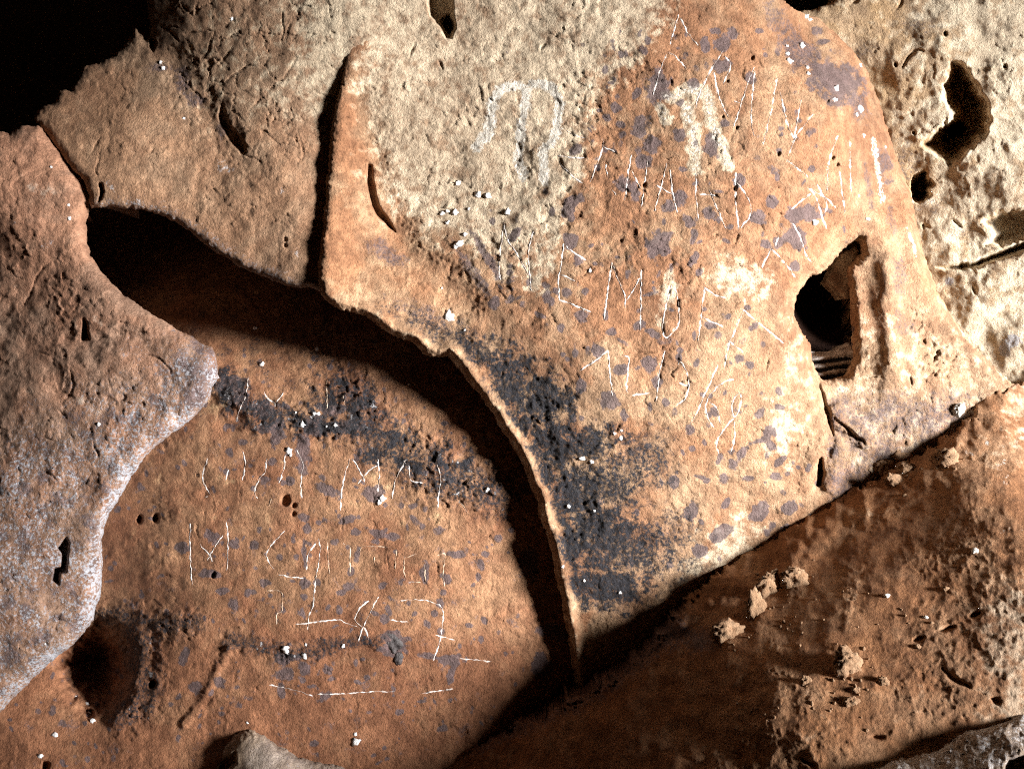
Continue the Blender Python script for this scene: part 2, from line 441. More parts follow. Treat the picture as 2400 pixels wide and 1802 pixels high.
def letter(rock, strokes, mat, seed, width=3.0, gap=0.25, name='scratched_letter'):
    """one letter: ragged chalky scratches that follow the rock, the further strokes hang on the first"""
    rng = np.random.RandomState(seed); first = None
    for st in strokes:
        V = []; F = []
        p = smooth_line(st, 8)
        seg = np.hypot(*np.diff(p, axis=0).T); L = np.concatenate([[0], np.cumsum(seg)])
        n = max(4, int(L[-1] / 2.4)); t = np.linspace(0, L[-1], n)
        x = np.interp(t, L, p[:, 0]); y = np.interp(t, L, p[:, 1])
        off = rng.rand() * 999
        x = x + 1.5 * perlin(t / 11 + off, t * 0 + .5, seed) + rng.randn(n) * 0.4; y = y + 1.5 * perlin(t / 11 - off, t * 0 + 3.5, seed) + rng.randn(n) * 0.3
        dx, dy = np.gradient(x), np.gradient(y); l = np.hypot(dx, dy) + 1e-6; nx, ny = -dy / l, dx / l
        thin = np.clip(0.95 - gap * 1.6 + 1.9 * perlin(t / 12 + off, t * 0 + 1.5, seed + 2), 0.16, 1.0)      # the scratch skips over hollows
        w = width * (0.6 + 0.5 * np.abs(perlin(t / 9 + off, t * 0 + 7.5, seed + 1)) + 0.4 * rng.rand(n)) * thin
        w *= np.clip(np.minimum(t, L[-1] - t) / 6 + 0.3, 0, 1)
        rows = []
        for sgn, lift in ((-1, -0.5), (0, 0.35), (1, -0.5)):
            uu, vv = x + sgn * nx * w / 2, y + sgn * ny * w / 2
            dd = rock.at(uu, vv) - lift / 1000.0 - 0.0006
            rows.append(unproject(uu, vv, dd) - rock.base)
        for i in range(n):
            for r in rows: V.append(r[i])
        for i in range(n - 1):
            for k in (0, 1):
                a = i * 3 + k; F.append((a, a + 1, a + 4, a + 3))
        o = add_mesh(name if first is None else 'stroke', V, F, mat, first or rock.ob)
        first = first or o
    return first

def engrave(rock, rows, depth=1.5, width=3.0, dust=0.4):
    for L in rows:
        for st in L:
            z = np.zeros_like(rock.h[:1, :1]); p = smooth_line(st, 6); m = 14
            w = rock.win(p[:, 0].min() - m, p[:, 1].min() - m, p[:, 0].max() + m, p[:, 1].max() + m)
            d = line_dist(p, rock.U[w], rock.V[w]) + 1.6 * rock.en2[w]
            rock.h[w] -= depth * np.exp(-(d / width) ** 2) * (0.7 + 0.8 * rock.en[w])
            rock.crust[w] = np.maximum(rock.crust[w], dust * np.exp(-(d / (width * 1.5)) ** 2) * (0.8 + 1.2 * rock.en[w]))

def Z(x0, y0, sc):            # points read from an enlarged view of the photograph
    return lambda *p: [(x0 + a * sc, y0 + b * sc) for a, b in p]
Z1 = Z(0, 0, .3617); Z2 = Z(800, 0, .3617); Z3 = Z(1600, 0, .3617); Z4 = Z(0, 600, .3617); Z5 = Z(800, 600, .3617); Z6 = Z(1600, 600, .3617)
Z7 = Z(0, 1200, .3625); Z8 = Z(800, 1200, .3625); Z9 = Z(1600, 1200, .3625)
ZB = Z(1250, 50, .3617); ZC = Z(1150, 450, .4214); ZD = Z(400, 1000, .3914); ZE = Z(450, 850, .2408); ZH = Z(1800, 500, .2408)

M_face = rock_material('ochre_limestone', (0.465, 0.305, 0.182), (0.395, 0.20, 0.102), (0.66, 0.54, 0.385), crust=(0.74, 0.69, 0.60))
M_slab = rock_material('tan_limestone', (0.41, 0.275, 0.175), (0.41, 0.24, 0.14), (0.57, 0.475, 0.34))
M_spur = rock_material('brown_crusted_limestone', (0.38, 0.245, 0.17), (0.41, 0.22, 0.135), (0.47, 0.37, 0.29), crust=(0.42, 0.43, 0.47))
M_panel = rock_material('orange_limestone', (0.41, 0.23, 0.125), (0.335, 0.152, 0.077), (0.58, 0.40, 0.22))
M_pale = rock_material('cream_limestone', (0.55, 0.40, 0.25), (0.56, 0.38, 0.20), (0.74, 0.64, 0.47), mott=0.7)
M_earth = rock_material('brown_earth', (0.42, 0.25, 0.14), (0.34, 0.165, 0.075), (0.54, 0.42, 0.30), crust=(0.55, 0.52, 0.47), rough=0.95, bump=0.003)
M_grey = rock_material('grey_crusted_rock', (0.42, 0.35, 0.29), (0.38, 0.28, 0.19), (0.60, 0.57, 0.53), crust=(0.62, 0.61, 0.62))
M_shade_dark = rock_material('shade_dark_limestone', (0.14, 0.07, 0.05), (0.12, 0.055, 0.035), (0.18, 0.12, 0.08))  # base colour darkened to deepen the shade in the hole and void
M_chalk = plain_material('white_scratch', (0.56, 0.45, 0.37), (0.92, 0.91, 0.91), 75, 0.8, 0.001)
M_faint = plain_material('faint_scratch', (0.55, 0.36, 0.22), (0.74, 0.62, 0.50), 90, 0.8, 0.001)
M_calcite = plain_material('white_calcite', (0.70, 0.68, 0.66), (0.86, 0.86, 0.87), 80, 0.6, 0.002)
M_black = plain_material('black_nodule', (0.025, 0.02, 0.02), (0.10, 0.085, 0.085), 60, 0.5, 0.003)

# ---- the scratched face with its column and the see-through hole
RIM = [(885, -760), (884, 0), (868, 48), (838, 72), (815, 130), (800, 190), (778, 290), (768, 400), (760, 500), (748, 600), (744, 650), (752, 690), (772, 712)] + \
      Z5((0, 350), (130, 380), (230, 440), (310, 505), (380, 535), (440, 550), (500, 590), (530, 640), (600, 660), (690, 650), (740, 700), (790, 770), (830, 830), (880, 880),
         (930, 960), (980, 1020), (1020, 1100), (1080, 1190), (1130, 1270), (1170, 1340), (1200, 1420), (1230, 1500), (1270, 1590)) + \
      Z8((1270, 0), (1310, 100), (1345, 210), (1365, 310), (1385, 420), (1420, 560), (1430, 650), (1450, 740), (1480, 900), (1510, 1100), (1520, 1300)) + [(1370, 1760), (1400, 1900), (1420, 2080)]
HOLE = ZH((885, 245), (740, 340), (660, 440), (560, 540), (500, 600), (420, 610), (380, 660), (300, 780), (250, 910), (265, 1020), (330, 1150), (400, 1260), (430, 1400), (470, 1540),
          (520, 1625), (620, 1610), (750, 1570), (790, 1480), (825, 1400), (810, 1240), (815, 1100), (800, 900), (790, 750), (770, 530), (900, 400))
RIGHT = [(3500, 2080), (3500, 1150), (2700, 1040), (2500, 975), (2400, 920), (2340, 870), (2265, 790), (2205, 700), (2172, 620), (2150, 530), (2130, 440), (2103, 370), (2060, 240), (2027, 155),
         (1990, 108), (1920, 45), (1868, 27), (1832, 0), (1790, -100), (1720, -260), (1690, -760)]
face = Rock('scratched_rock', (700, -680, 3400, 2060), RIM + RIGHT,
    [(900, -650, -30), (1300, -650, 0), (1650, -650, 20), (3300, 1300, 0), (3300, 2000, 20), (900, -100, 0), (900, 100, 5), (1200, -50, 15), (1200, 150, 25), (1550, -50, 60), (1700, 100, 70), (1800, 0, 40), (1870, 60, -5), (1990, 130, -40), (2040, 200, -70),
     (805, 250, 30), (775, 500, 70), (765, 680, 110), (880, 350, 8), (910, 520, 18), (1000, 765, 92), (1000, 640, 62), (1150, 930, 104), (1230, 1100, 102), (1310, 1400, 72), (1450, 1400, 66),
     (1000, 300, 10), (1200, 450, 50), (1450, 400, 112), (1650, 400, 135), (1700, 650, 140), (1900, 420, 92), (1960, 250, 55), (2010, 420, 45), (2010, 545, 40), (2095, 430, -55), (2040, 300, -20), (1930, 600, 78), (1860, 700, 95),
     (1300, 800, 128), (1500, 850, 152), (1650, 950, 140), (1880, 900, 74), (1480, 1150, 112), (1620, 1350, 62), (1750, 1150, 75), (1890, 1100, 60),
     (2075, 560, 26), (2082, 700, 26), (2140, 600, 0), (2200, 760, -25), (2005, 640, 14), (2005, 760, 10), (2015, 850, 14), (2100, 850, 34), (2090, 960, 40), (2250, 950, 20), (2400, 1000, 10), (2600, 1050, 0), (1990, 1000, 35),
     (1400, 1750, 20), (1900, 1600, 0), (2500, 1500, 0), (1400, 2050, 20), (2400, 2000, 60), (1900, 2000, 60)],
    seed=11, roll=26, jit=(4.0, 3.5), holes=[HOLE])
U, V = face.U, face.V
rimd = line_dist(np.array(RIM), *face.pad(3)); rimd = upsample(rimd, 3, face.H, face.W)
face.rollk = 0.12 + 0.88 * ss(20, 330, V)
face.h += 17 * np.exp(-((rimd - 17) / 13) ** 2) * ss(600, 760, V) * (0.75 + 0.7 * fbm(U, V, 60, 410, 3))
hole_d = upsample(np.abs(poly_sd(HOLE, *face.pad(3))), 3, face.H, face.W); face.rollk = face.rollk + 0.9 * ss(90, 20, hole_d)
face.stroke(face.h, [(850, 230), (872, 330), (885, 450), (930, 560), (1010, 630), (1090, 700)], 34, -13, mode='add', wob=0.1, soft=0.98)
cream_sd = poly_sd([(870, 20), (900, -900), (1620, -900), (1560, 40), (1490, 130), (1400, 210), (1370, 290), (1390, 350), (1330, 450), (1300, 560), (1180, 640), (1060, 560), (930, 500), (880, 380), (840, 200)], *face.pad(3))
cream_sd = upsample(cream_sd, 3, face.H, face.W)
cream = ss(-75, 55, cream_sd + 60 * fbm(U, V, 80, 401, 5))
colz = ss(-20, 20, U - np.interp(V, [100, 150, 250, 420, 560, 900, 1000], [1990, 2010, 2028, 2018, 2000, 1935, 1990]))
# vertical flutes of the column
face.h += colz * 3.5 * fbm((U - 0.32 * (V - 300)) * 1.0, V * 0.16, 46, 402, 2) * ss(150, 400, V) * ss(1150, 850, V)
face.stroke(face.h, [(2078, 400), (2085, 560), (2078, 700), (2092, 860), (2110, 930)], 14, 3, mode='add', wob=0.15, soft=0.98)
face.stroke(face.h, [(2112, 430), (2130, 600), (2160, 720), (2230, 830)], 22, 3, mode='add', wob=0.15, soft=0.98)
for pts, amp, wd in [([(2020, 430), (2075, 560), (2082, 700), (2090, 850), (2060, 960)], 6, 26), ([(2032, 600), (2040, 760), (2048, 900)], -3, 22), ([(2105, 400), (2150, 560), (2190, 700), (2280, 830)], 6, 26), ([(2108, 560), (2128, 700), (2178, 830)], -5, 24)]:
    face.h += amp * np.exp(-(upsample(line_dist(smooth_line(pts), *face.pad(3)), 3, face.H, face.W) / wd) ** 2)
rough = 1.0 - 0.45 * colz * ss(900, 700, V) + 0.12 * cream - 0.45 * np.exp(-(rimd / 50) ** 2) * ss(700, 500, V)
rough = rough + 0.7 * ss(880, 980, V) * ss(1900, 2050, U)
face.relief(big=16, mid=7, crumple=2.3, fine=0.9, rough=rough)
# soot and manganese
for b in [(1010, 780, 95, 30, 25, .62), (925, 745, 70, 22, 25, .5), (1100, 812, 70, 45, 30, .75), (1190, 865, 80, 55, 35, .9), (1270, 940, 78, 66, 0, 1), (1195, 920, 55, 60, 30, .95), (1385, 1040, 72, 42, -20, .95), (1300, 1040, 75, 60, 30, 1),
          (1500, 1085, 80, 75, 0, .66), (1420, 1140, 95, 65, 0, .8), (1340, 1150, 70, 80, 20, 1), (1400, 1240, 100, 80, 20, 1), (1335, 1270, 45, 90, -10, 1), (1480, 1290, 110, 70, 0, .8), (1580, 1240, 70, 60, 0, .5), (1420, 1370, 110, 60, 0, 1),
          (1610, 1330, 60, 40, 0, .5), (1225, 990, 40, 50, 30, .9), (1280, 1110, 40, 60, -20, .9)]:
    face.blob(face.soot, *b[:4], rot=b[4], st=b[5], soft=0.75, wob=1.0)
face.soot *= 0.88 * ss(12, 44, rimd + 26 * fbm(U, V, 55, 411, 3))
face.h += face.soot * 4.6 * fbm(U, V, 17, 403, 3)
SP = [(805, 430, 95, 120), (1210, 140, 60, 50), (1115, 160, 32, 58), (1295, 70, 40, 40), (1180, 65, 40, 26), (480, 630, 25, 30), (565, 670, 30, 28), (575, 735, 25, 25), (670, 470, 22, 40), (690, 700, 55, 75),
      (765, 800, 55, 60), (945, 740, 45, 45), (275, 830, 36, 45), (1150, 800, 55, 95), (580, 1060, 60, 60), (655, 1110, 32, 58), (235, 1190, 45, 85), (300, 1140, 35, 35), (240, 1420, 48, 55), (810, 1450, 82, 105), (295, 1550, 38, 38),
      (1150, 1250, 60, 42), (880, 1200, 40, 40), (950, 1150, 45, 55), (1330, 1030, 40, 46), (1410, 370, 36, 46), (1220, 290, 60, 50), (1040, 410, 40, 36), (1240, 660, 38, 26), (1700, 1390, 80, 75), (1550, 1170, 40, 36), (1460, 1270, 50, 50),
      (720, 910, 50, 50), (530, 560, 26, 36), (1000, 1290, 55, 35), (1040, 1380, 25, 55), (1500, 1440, 34, 34), (1590, 1440, 30, 40), (1700, 1590, 40, 34), (1780, 1240, 90, 60), (1690, 1260, 70, 50)]
for i, (x, y, a, b) in enumerate(SP):
    face.blob(face.spot, 1250 + x * .3617, 50 + y * .3617, a * .36, b * .36, rot=(i * 37) % 60 - 20, st=0.8 + 0.2 * ((i * 13) % 7) / 6, soft=0.38, wob=0.75)
SC = [(510, 690, 38, 40), (390, 760, 22, 26), (595, 890, 40, 44), (665, 780, 26, 24), (885, 960, 45, 46), (900, 780, 42, 26), (500, 1080, 32, 46), (660, 1160, 55, 55), (725, 985, 36, 30), (470, 895, 20, 24), (930, 1050, 28, 40), (740, 1240, 22, 34),
      (1110, 1320, 28, 34), (1120, 1425, 18, 18), (420, 560, 30, 30), (520, 555, 28, 24), (320, 600, 30, 40), (110, 600, 20, 24), (20, 620, 34, 34), (1380, 920, 26, 24), (1440, 965, 24, 26), (1500, 1230, 22, 36), (1605, 1195, 26, 20),
      (1240, 1220, 20, 30), (970, 1170, 20, 34), (1130, 380, 22, 60), (1155, 450, 18, 26), (640, 690, 18, 30), (830, 735, 40, 22), (130, 240, 26, 46), (1220, 740, 30, 24), (1050, 880, 24, 20), (1500, 1380, 50, 20), (1560, 1410, 36, 22), (1300, 1590, 30, 34), (1430, 1590, 34, 16), (1580, 1580, 30, 22)]
for i, (x, y, a, b) in enumerate(SC):
    face.blob(face.spot, 1150 + x * .4214, 450 + y * .4214, a * .42, b * .42, rot=(i * 53) % 70 - 35, st=0.8 + 0.2 * ((i * 13) % 7) / 6, soft=0.38, wob=0.75)
rng = np.random.RandomState(5)
for i in range(620):
    u = rng.uniform(1130, 2000); v = rng.uniform(60, 1330)
    if u < 1380 + 0 * v and v < 480 and rng.rand() < 0.9: continue
    if float(perlin(np.array([u / 150]), np.array([v / 150]), 611)[0]) < rng.uniform(-0.35, 0.3): continue
    face.blob(face.spot, u, v, rng.uniform(3, 9) * (1 + (rng.rand() < .14) * 1.0), rng.uniform(4, 11), rot=rng.uniform(-40, 40), st=rng.uniform(.4, 1), soft=0.4, wob=0.7)
for b in [(x, y, a * .72, c * .72, r) for x, y, a, c, r in [(1700, 1180, 20, 12, -50), (1740, 1060, 14, 24, 40), (1800, 1010, 16, 22, 30), (1830, 1080, 26, 12, -40), (1780, 1200, 26, 40, 40), (1690, 1250, 40, 24, -30), (1620, 1200, 22, 30, 20), (1850, 1190, 28, 24, 0), (1580, 1130, 18, 22, 0), (1640, 1290, 30, 24, 0)]]:
    face.blob(face.spot, *b[:4], rot=b[4], soft=0.25)
for b in [(1960, 190, 75, 48, 30, .85), (1870, 120, 70, 38, 45, .62), (1820, 40, 50, 30, 50, .5), (2010, 240, 22, 50, -15, .6), (2035, 430, 10, 60, -10, .5), (2070, 380, 18, 50, -15, .6), (2090, 520, 14, 50, -10, .45), (1990, 700, 0.1, 0.1, 0, .1), (2110, 650, 22, 50, -12, .5), (2120, 760, 25, 50, -20, .45)]:
    face.blob(face.spot, *b[:4], rot=b[4], st=b[5], soft=0.5, wob=0.8)
face.spot *= ss(25, 45, rimd)
face.blob(face.spot, 900, 590, 60, 25, 30, .55, 0.6, 0.8); face.blob(face.spot, 1110, 640, 90, 14, 55, .6, 0.5, 0.6); face.blob(face.spot, 1140, 600, 80, 12, 58, .7, 0.5, 0.6)
face.blob(face.spot, 1000, 740, 110, 25, 22, .5, 0.6, 0.8)
face.tone[:] = 0.2 + 0.22 * (1 - cream) + 0.2 * ss(1000, 400, V) * (1 - cream)
for b in [(1560, 20, 60, 90, 10), (1460, 200, 60, 110, 30), (1420, 330, 60, 60, 20), (1440, 520, 90, 110, 0), (1420, 690, 90, 110, 10), (790, 560, 40, 130, 5), (810, 640, 45, 60, 0), (1350, 880, 50, 40, 0), (1330, 1020, 60, 40, 0), (1470, 1010, 60, 30, 0), (1560, 640, 80, 90, 0)]:
    face.blob(face.tone, *b[:4], rot=b[4], st=1.05, soft=0.6, wob=0.7)
face.tone += 0.8 * np.exp(-((rimd - 52) / 14) ** 2) * ss(850, 950, V) * ss(-0.1, 0.3, face.en)
face.pale[:] = 0.80 * cream + 0.4 * np.exp(-(rimd / 30) ** 2) * ss(650, 760, V)
for pts, w in [(ZB((880, 500), (1000, 455), (1120, 470)), 15), (ZB((1130, 500), (1160, 650), (1210, 800), (1260, 930)), 13), (ZB((1000, 560), (1040, 760), (1045, 960)), 15), (ZB((830, 560), (850, 640)), 14)]:
    face.stroke(face.pale, pts, w * 1.15, 1.1, wob=0.8); face.stroke(face.crust, pts, w * 0.8, 0.5, wob=1.0)
for b in [(1735, 650, 75, 45, 20, .75), (1560, 700, 30, 60, 10, .6), (1260, 620, 40, 80, 10, .7), (1840, 1000, 60, 120, 10, .45), (1700, 1290, 120, 60, -35, .6), (1860, 880, 40, 150, -5, .4)]:
    face.blob(face.pale, *b[:4], rot=b[4], st=b[5], soft=0.6, wob=0.8)
for pts in [Z2((880, 950), (960, 800), (1000, 620), (1100, 560), (1190, 590), (1180, 760), (1150, 1000), (1180, 1140)), Z2((1240, 550), (1340, 560), (1410, 640), (1400, 800), (1360, 920), (1310, 1000), (1320, 1180)), Z2((980, 640), (960, 850), (890, 940))]:
    face.stroke(face.crust, pts, 13, 0.8, wob=0.65)
face.stroke(face.crust, Z3((1450, 1480), (1500, 1600), (1510, 1660)), 4, 0.62, wob=1.1); face.stroke(face.crust, Z3((1240, 900), (1270, 1150), (1300, 1300)), 7, 0.6, wob=1.0)
base_grey = ss(840, 960, V + 30 * face.en) * ss(1900, 1960, U) * ss(2420, 2250, U)
face.crust += 0.12 * base_grey * (0.6 + 0.6 * fbm(U, V, 60, 404, 2)); face.spot = np.maximum(face.spot, (0.5 + 0.25 * fbm(U, V, 50, 412, 3)) * base_grey)
face.pale = np.maximum(face.pale, 0.35 * colz * ss(600, 800, V)); face.tone -= 0.3 * colz * ss(500, 900, V)
# pits, folds and cracks
face.pit([(862, 383), (873, 385), (877, 430), (888, 480), (910, 512), (930, 548), (905, 530), (878, 505), (862, 460), (857, 420)], 26, soft=6, wob=2)
face.pit([(995, -60), (1060, -60), (1062, 20), (1066, 60), (1060, 92), (1045, 90), (1030, 65), (1006, 40)], 55, soft=10, wob=4)
face.hole(1050, 55, 14, 24, 60)
for (x, y, r) in [(1940, 890, 9), (1970, 930, 11), (1590, 860, 7), (1230, 620, 5), (1320, 690, 6), (1420, 240, 9), (1260, 390, 5), (1910, 520, 5), (720, 1060, 6), (1310, 1080, 8)]:
    p = ZB((x, y))[0]; face.hole(p[0], p[1], r * .36 + 1.5, r * .55 + 2, 12, 30)
_m = np.maximum(np.exp(-(((U - 2195) / 42) ** 2 + ((V - 850) / 40) ** 2)), 0.55 * np.exp(-(((U - 2165 - 0.35 * (V - 800)) / 40) ** 2 + ((V - 790) / 90) ** 2)))
face.h -= 34 * _m * np.maximum(0, fbm(U + 0.4 * V, V, 15, 405, 2) - 0.12)
for pts in [ZB((1120, 1410), (1190, 1385)), ZB((1310, 1440), (1330, 1390)), ZB((1480, 470), (1580, 460), (1690, 465)), ZB((1580, 1240), (1610, 1250)), ZB((1830, 1380), (1880, 1340)), Z2((640, 390), (655, 450)), Z2((1290, 325), (1320, 290)), Z2((430, 390), (480, 280)), Z6((1480, 780), (1485, 830)), Z6((540, 740), (560, 660)), ZC((500, 470), (580, 430)), ZC((690, 910), (920, 890))]:
    face.crack(pts, 2.2, 7)
face.crack([(1917, 885), (1935, 955), (1948, 1003), (1952, 1020)], 4, 16)
face.crack(Z6((1030, 1080), (1100, 1160), (1180, 1210)), 4, 18)
face.stroke(face.h, Z6((1010, 1010), (1090, 1080), (1190, 1180)), 20, 16, mode='add', soft=0.8)
face.stroke(face.h, Z6((900, 1200), (830, 1350), (800, 1480)), 16, 9, mode='add', soft=0.9); face.stroke(face.h, Z6((1010, 1230), (1000, 1330), (960, 1480)), 16, 10, mode='add', soft=0.9)
face.pit(Z6((880, 1310), (905, 1300), (915, 1400), (900, 1490), (865, 1490), (870, 1400)), 55, soft=6)

# ---- scratched writing on the face
ROW = [
 [ZB((940, -40), (885, 155)), ZB((950, -20), (1010, 90), (1070, 160))],
 [ZB((865, 215), (820, 320), (775, 480)), ZB((865, 205), (915, 222), (990, 310))],
 [ZB((1230, 195), (1160, 300), (1065, 490), (1060, 560)), ZB((1170, 330), (1200, 480), (1260, 620)), ZB((1240, 230), (1275, 270), (1270, 320), (1230, 400))],
 [ZB((1430, 300), (1390, 400), (1300, 680)), ZB((1435, 330), (1410, 600), (1430, 745)), ZB((1300, 520), (1340, 530))],
 [ZB((1580, 370), (1545, 560), (1490, 800)), ZB((1600, 460), (1640, 640), (1690, 770)), ZB((1735, 510), (1700, 700), (1690, 770))],
 [ZB((1815, 600), (1700, 750), (1660, 860)), ZB((1640, 900), (1720, 960), (1780, 1010))],
 [ZB((215, 710), (270, 740), (340, 760)), ZB((160, 870), (260, 885), (330, 885)), ZB((180, 900), (185, 940), (250, 1000), (315, 1050))],
 [ZB((455, 770), (440, 850), (370, 1040)), ZB((455, 815), (530, 850)), ZB((470, 930), (480, 1010))],
 [ZB((635, 870), (610, 1010), (595, 1160)), ZB((640, 970), (690, 1080)), ZB((510, 1090), (530, 1120))],
 [ZB((740, 910), (715, 1090), (700, 1200))],
 [ZB((865, 920), (830, 1060), (785, 1230)), ZB((885, 960), (900, 1100), (930, 1240)), ZB((800, 1065), (900, 1120))],
 [ZB((1055, 990), (1055, 1150), (1070, 1290)), ZB((1140, 1090), (1160, 1140), (1250, 1350)), ZB((1080, 1120), (1180, 1130))],
 [ZB((1310, 980), (1310, 1150), (1330, 1350)), ZB((1315, 1040), (1380, 1130), (1410, 1200), (1400, 1270), (1340, 1340))],
 [ZB((1785, 1080), (1830, 1140), (1900, 1350)), ZB((1780, 1080), (1900, 1150), (1960, 1210)), ZB((1800, 1120), (1740, 1160), (1670, 1220)), ZB((1840, 1060), (1900, 1180), (1890, 1250))],
 [ZB((1975, 740), (1920, 900), (1900, 1100)), ZB((1985, 970), (2000, 1100), (2020, 1240)), ZB((2050, 780), (2055, 1000), (2060, 1100))],
 [ZB((1680, 1310), (1730, 1400), (1760, 1500), (1800, 1560))],
 [ZB((1540, 1470), (1480, 1600)), ZB((1545, 1475), (1640, 1580), (1700, 1659)), ZB((1590, 1390), (1570, 1460))],
 [ZC((75, 170), (50, 340), (45, 430), (55, 490)), ZC((75, 180), (95, 270), (150, 350), (210, 460)), ZC((235, 220), (210, 340), (225, 550))],
 [ZC((405, 290), (390, 420), (378, 470), (382, 600)), ZC((420, 300), (450, 330), (530, 380)), ZC((385, 460), (470, 495)), ZC((380, 600), (450, 625), (555, 668))],
 [ZC((675, 390), (650, 550), (630, 710)), ZC((680, 410), (715, 500), (745, 580), (750, 640)), ZC((760, 600), (830, 480)), ZC((838, 430), (835, 600), (832, 770))],
 [ZC((1005, 520), (975, 640), (955, 740), (975, 810), (1035, 750), (1048, 700), (1040, 600), (1025, 530))],
 [ZC((1190, 535), (1170, 690), (1155, 830)), ZC((1185, 530), (1240, 570), (1310, 590)), ZC((1170, 690), (1220, 720), (1290, 745))],
 [ZC((1405, 660), (1350, 790), (1320, 860), (1300, 980)), ZC((1400, 650), (1480, 720), (1630, 840)), ZC((1325, 830), (1395, 885))],
 [ZC((650, 880), (660, 980), (670, 1080), (680, 1140)), ZC((650, 880), (590, 930), (500, 990)), ZC((735, 905), (765, 925), (765, 970), (755, 1080), (765, 1115))],
 [ZC((790, 1130), (890, 1115))],
 [ZC((968, 885), (940, 1000), (925, 1130), (920, 1165))],
 [ZC((1045, 960), (1055, 940), (1090, 1000), (1100, 1080), (1080, 1150), (1030, 1190)), ZC((1050, 1060), (1095, 1080))],
 [ZC((1265, 960), (1210, 1080), (1150, 1220), (1110, 1290))],
 [ZC((1350, 1040), (1290, 1060), (1220, 1130), (1195, 1190), (1210, 1260), (1240, 1310)), ZC((1220, 1170), (1260, 1210), (1275, 1290))],
 [ZC((1385, 1115), (1350, 1150), (1340, 1210), (1360, 1250), (1390, 1180), (1390, 1120)), ZC((1350, 1260), (1290, 1330), (1255, 1400), (1270, 1460)), ZC((1355, 1280), (1355, 1380), (1335, 1445))],
]
engrave(face, ROW)
face.build(M_face, 0.24, 75, label='big ochre rock face scratched with names, between the black void and the see-through hole', cat='rock face')
for i, L in enumerate(ROW):
    letter(face, L, M_chalk, 900 + i, width=3.7, gap=0.12 if i > 16 else 0.2)
k = 0
for (x, y, r), z in [((755, 1190, 22), Z2), ((885, 1260, 24), Z2), ((950, 1270, 22), Z2), ((655, 1385, 18), Z2), ((685, 1370, 20), Z2), ((735, 1380, 24), Z2), ((1080, 1375, 24), Z2), ((770, 1580, 32), Z2), ((800, 1520, 18), Z2), ((740, 1600, 20), Z2), ((685, 1445, 16), Z2), ((825, 1355, 10), Z2),
                     ((675, 300, 14), Z3), ((765, 300, 22), Z3), ((675, 350, 20), Z3), ((690, 400, 24), Z3), ((805, 440, 14), Z3), ((810, 478, 16), Z3), ((990, 578, 24), Z3), ((980, 650, 24), Z3), ((1145, 710, 28), Z3), ((1125, 745, 14), Z3), ((850, 1440, 28), Z3), ((1150, 425, 14), Z3), ((800, 110, 22), Z3), ((820, 130, 16), Z3),
                     ((1170, 880, 14), Z3), ((1310, 955, 14), Z3), ((1270, 1160, 14), Z3), ((1195, 1420, 16), Z3), ((1140, 1270, 10), Z3),
                     ((700, 395, 36), Z5), ((800, 480, 10), Z5), ((1610, 95, 16), Z5), ((1640, 1650, 14), Z5), ((1770, 1150, 12), Z5), ((1810, 1180, 15), Z5), ((1815, 1130, 12), Z5), ((650, 210, 10), Z5), ((1560, 1310, 22), Z5), ((1620, 1330, 16), Z5), ((1470, 1620, 14), Z5), ((1430, 350, 14), Z8), ((1570, 440, 12), Z8), ((1800, 520, 14), Z8)]:
    p = z((x, y))[0]; k += 1
    nodule(face, p[0], p[1], r * .33, M_calcite, 40 + k, ry=r * .33 * (0.7 + 0.5 * ((k * 7) % 5) / 5))

# ---- upper left slab and the spur on the far left
VOID_EDGE = Z1((250, 810), (200, 760), (290, 690), (340, 670), (400, 580), (450, 590), (500, 530), (540, 430), (650, 405), (740, 360), (790, 300), (850, 230), (880, 185), (930, 240), (965, 280), (972, 180), (960, 80), (945, 0)) + [(335, -100), (320, -260), (330, -760)]
SLAB_BOTTOM = [(900, 740), (800, 700)] + Z4((2080, 230), (2000, 205), (1920, 215), (1840, 190), (1740, 150), (1640, 110), (1550, 70), (1450, 0)) + Z1((1400, 1640), (1300, 1560), (1200, 1480), (1080, 1410), (970, 1375), (860, 1352), (700, 1345), (620, 1345))
CRACK = Z1((580, 1360), (580, 1290), (540, 1170), (450, 1070), (350, 940), (250, 810))
slab = Rock('rock_slab', (60, -680, 960, 760), VOID_EDGE + [(980, -760), (980, 740)] + SLAB_BOTTOM + CRACK[:-1],
    [(350, -650, -140), (600, -650, -40), (900, -650, -40), (345, -100, -110), (375, 60, -100), (200, 190, -125), (110, 280, -95), (450, 0, -45), (600, 0, -8), (850, -50, 2), (850, 80, 3), (790, 200, 8), (740, 300, 15), (720, 500, 48), (720, 650, 78), (560, 300, 5), (450, 300, -25), (300, 300, -30), (240, 420, -15), (350, 440, -5), (500, 520, 15), (620, 600, 45), (900, 400, -50), (900, 700, 40), (900, 200, -30)],
    seed=21, roll=22, jit=(5, 2.5))
u_, v_ = slab.U, slab.V
slab.relief(big=16, mid=8, crumple=2.4, fine=0.9)
slab.tone[:] = 0.15 + 0.7 * ss(150, 500, v_ + 0.35 * (700 - u_)) + 0.2 * fbm(u_, v_, 150, 5, 2)
slab.pale[:] = 0.34 * ss(320, 520, u_) * ss(450, 200, v_) + 0.45 * ss(640, 780, u_) * ss(420, 150, v_)
edge = np.exp(-(slab.sd / 40) ** 2) * ss(400, 490, v_ + 20 * slab.en)
slab.crust[:] = 0.36 * edge + 0.5 * ss(0.35, 0.6, fbm(u_, v_, 70, 77, 3)) * ss(300, 420, v_)
slab.spot[:] = 0.5 * edge
for b in [(370, 160, 30, 14), (430, 190, 22, 40), (460, 230, 30, 20), (520, 300, 14, 40)]: slab.blob(slab.spot, *b, st=.6, soft=.6, wob=.8)
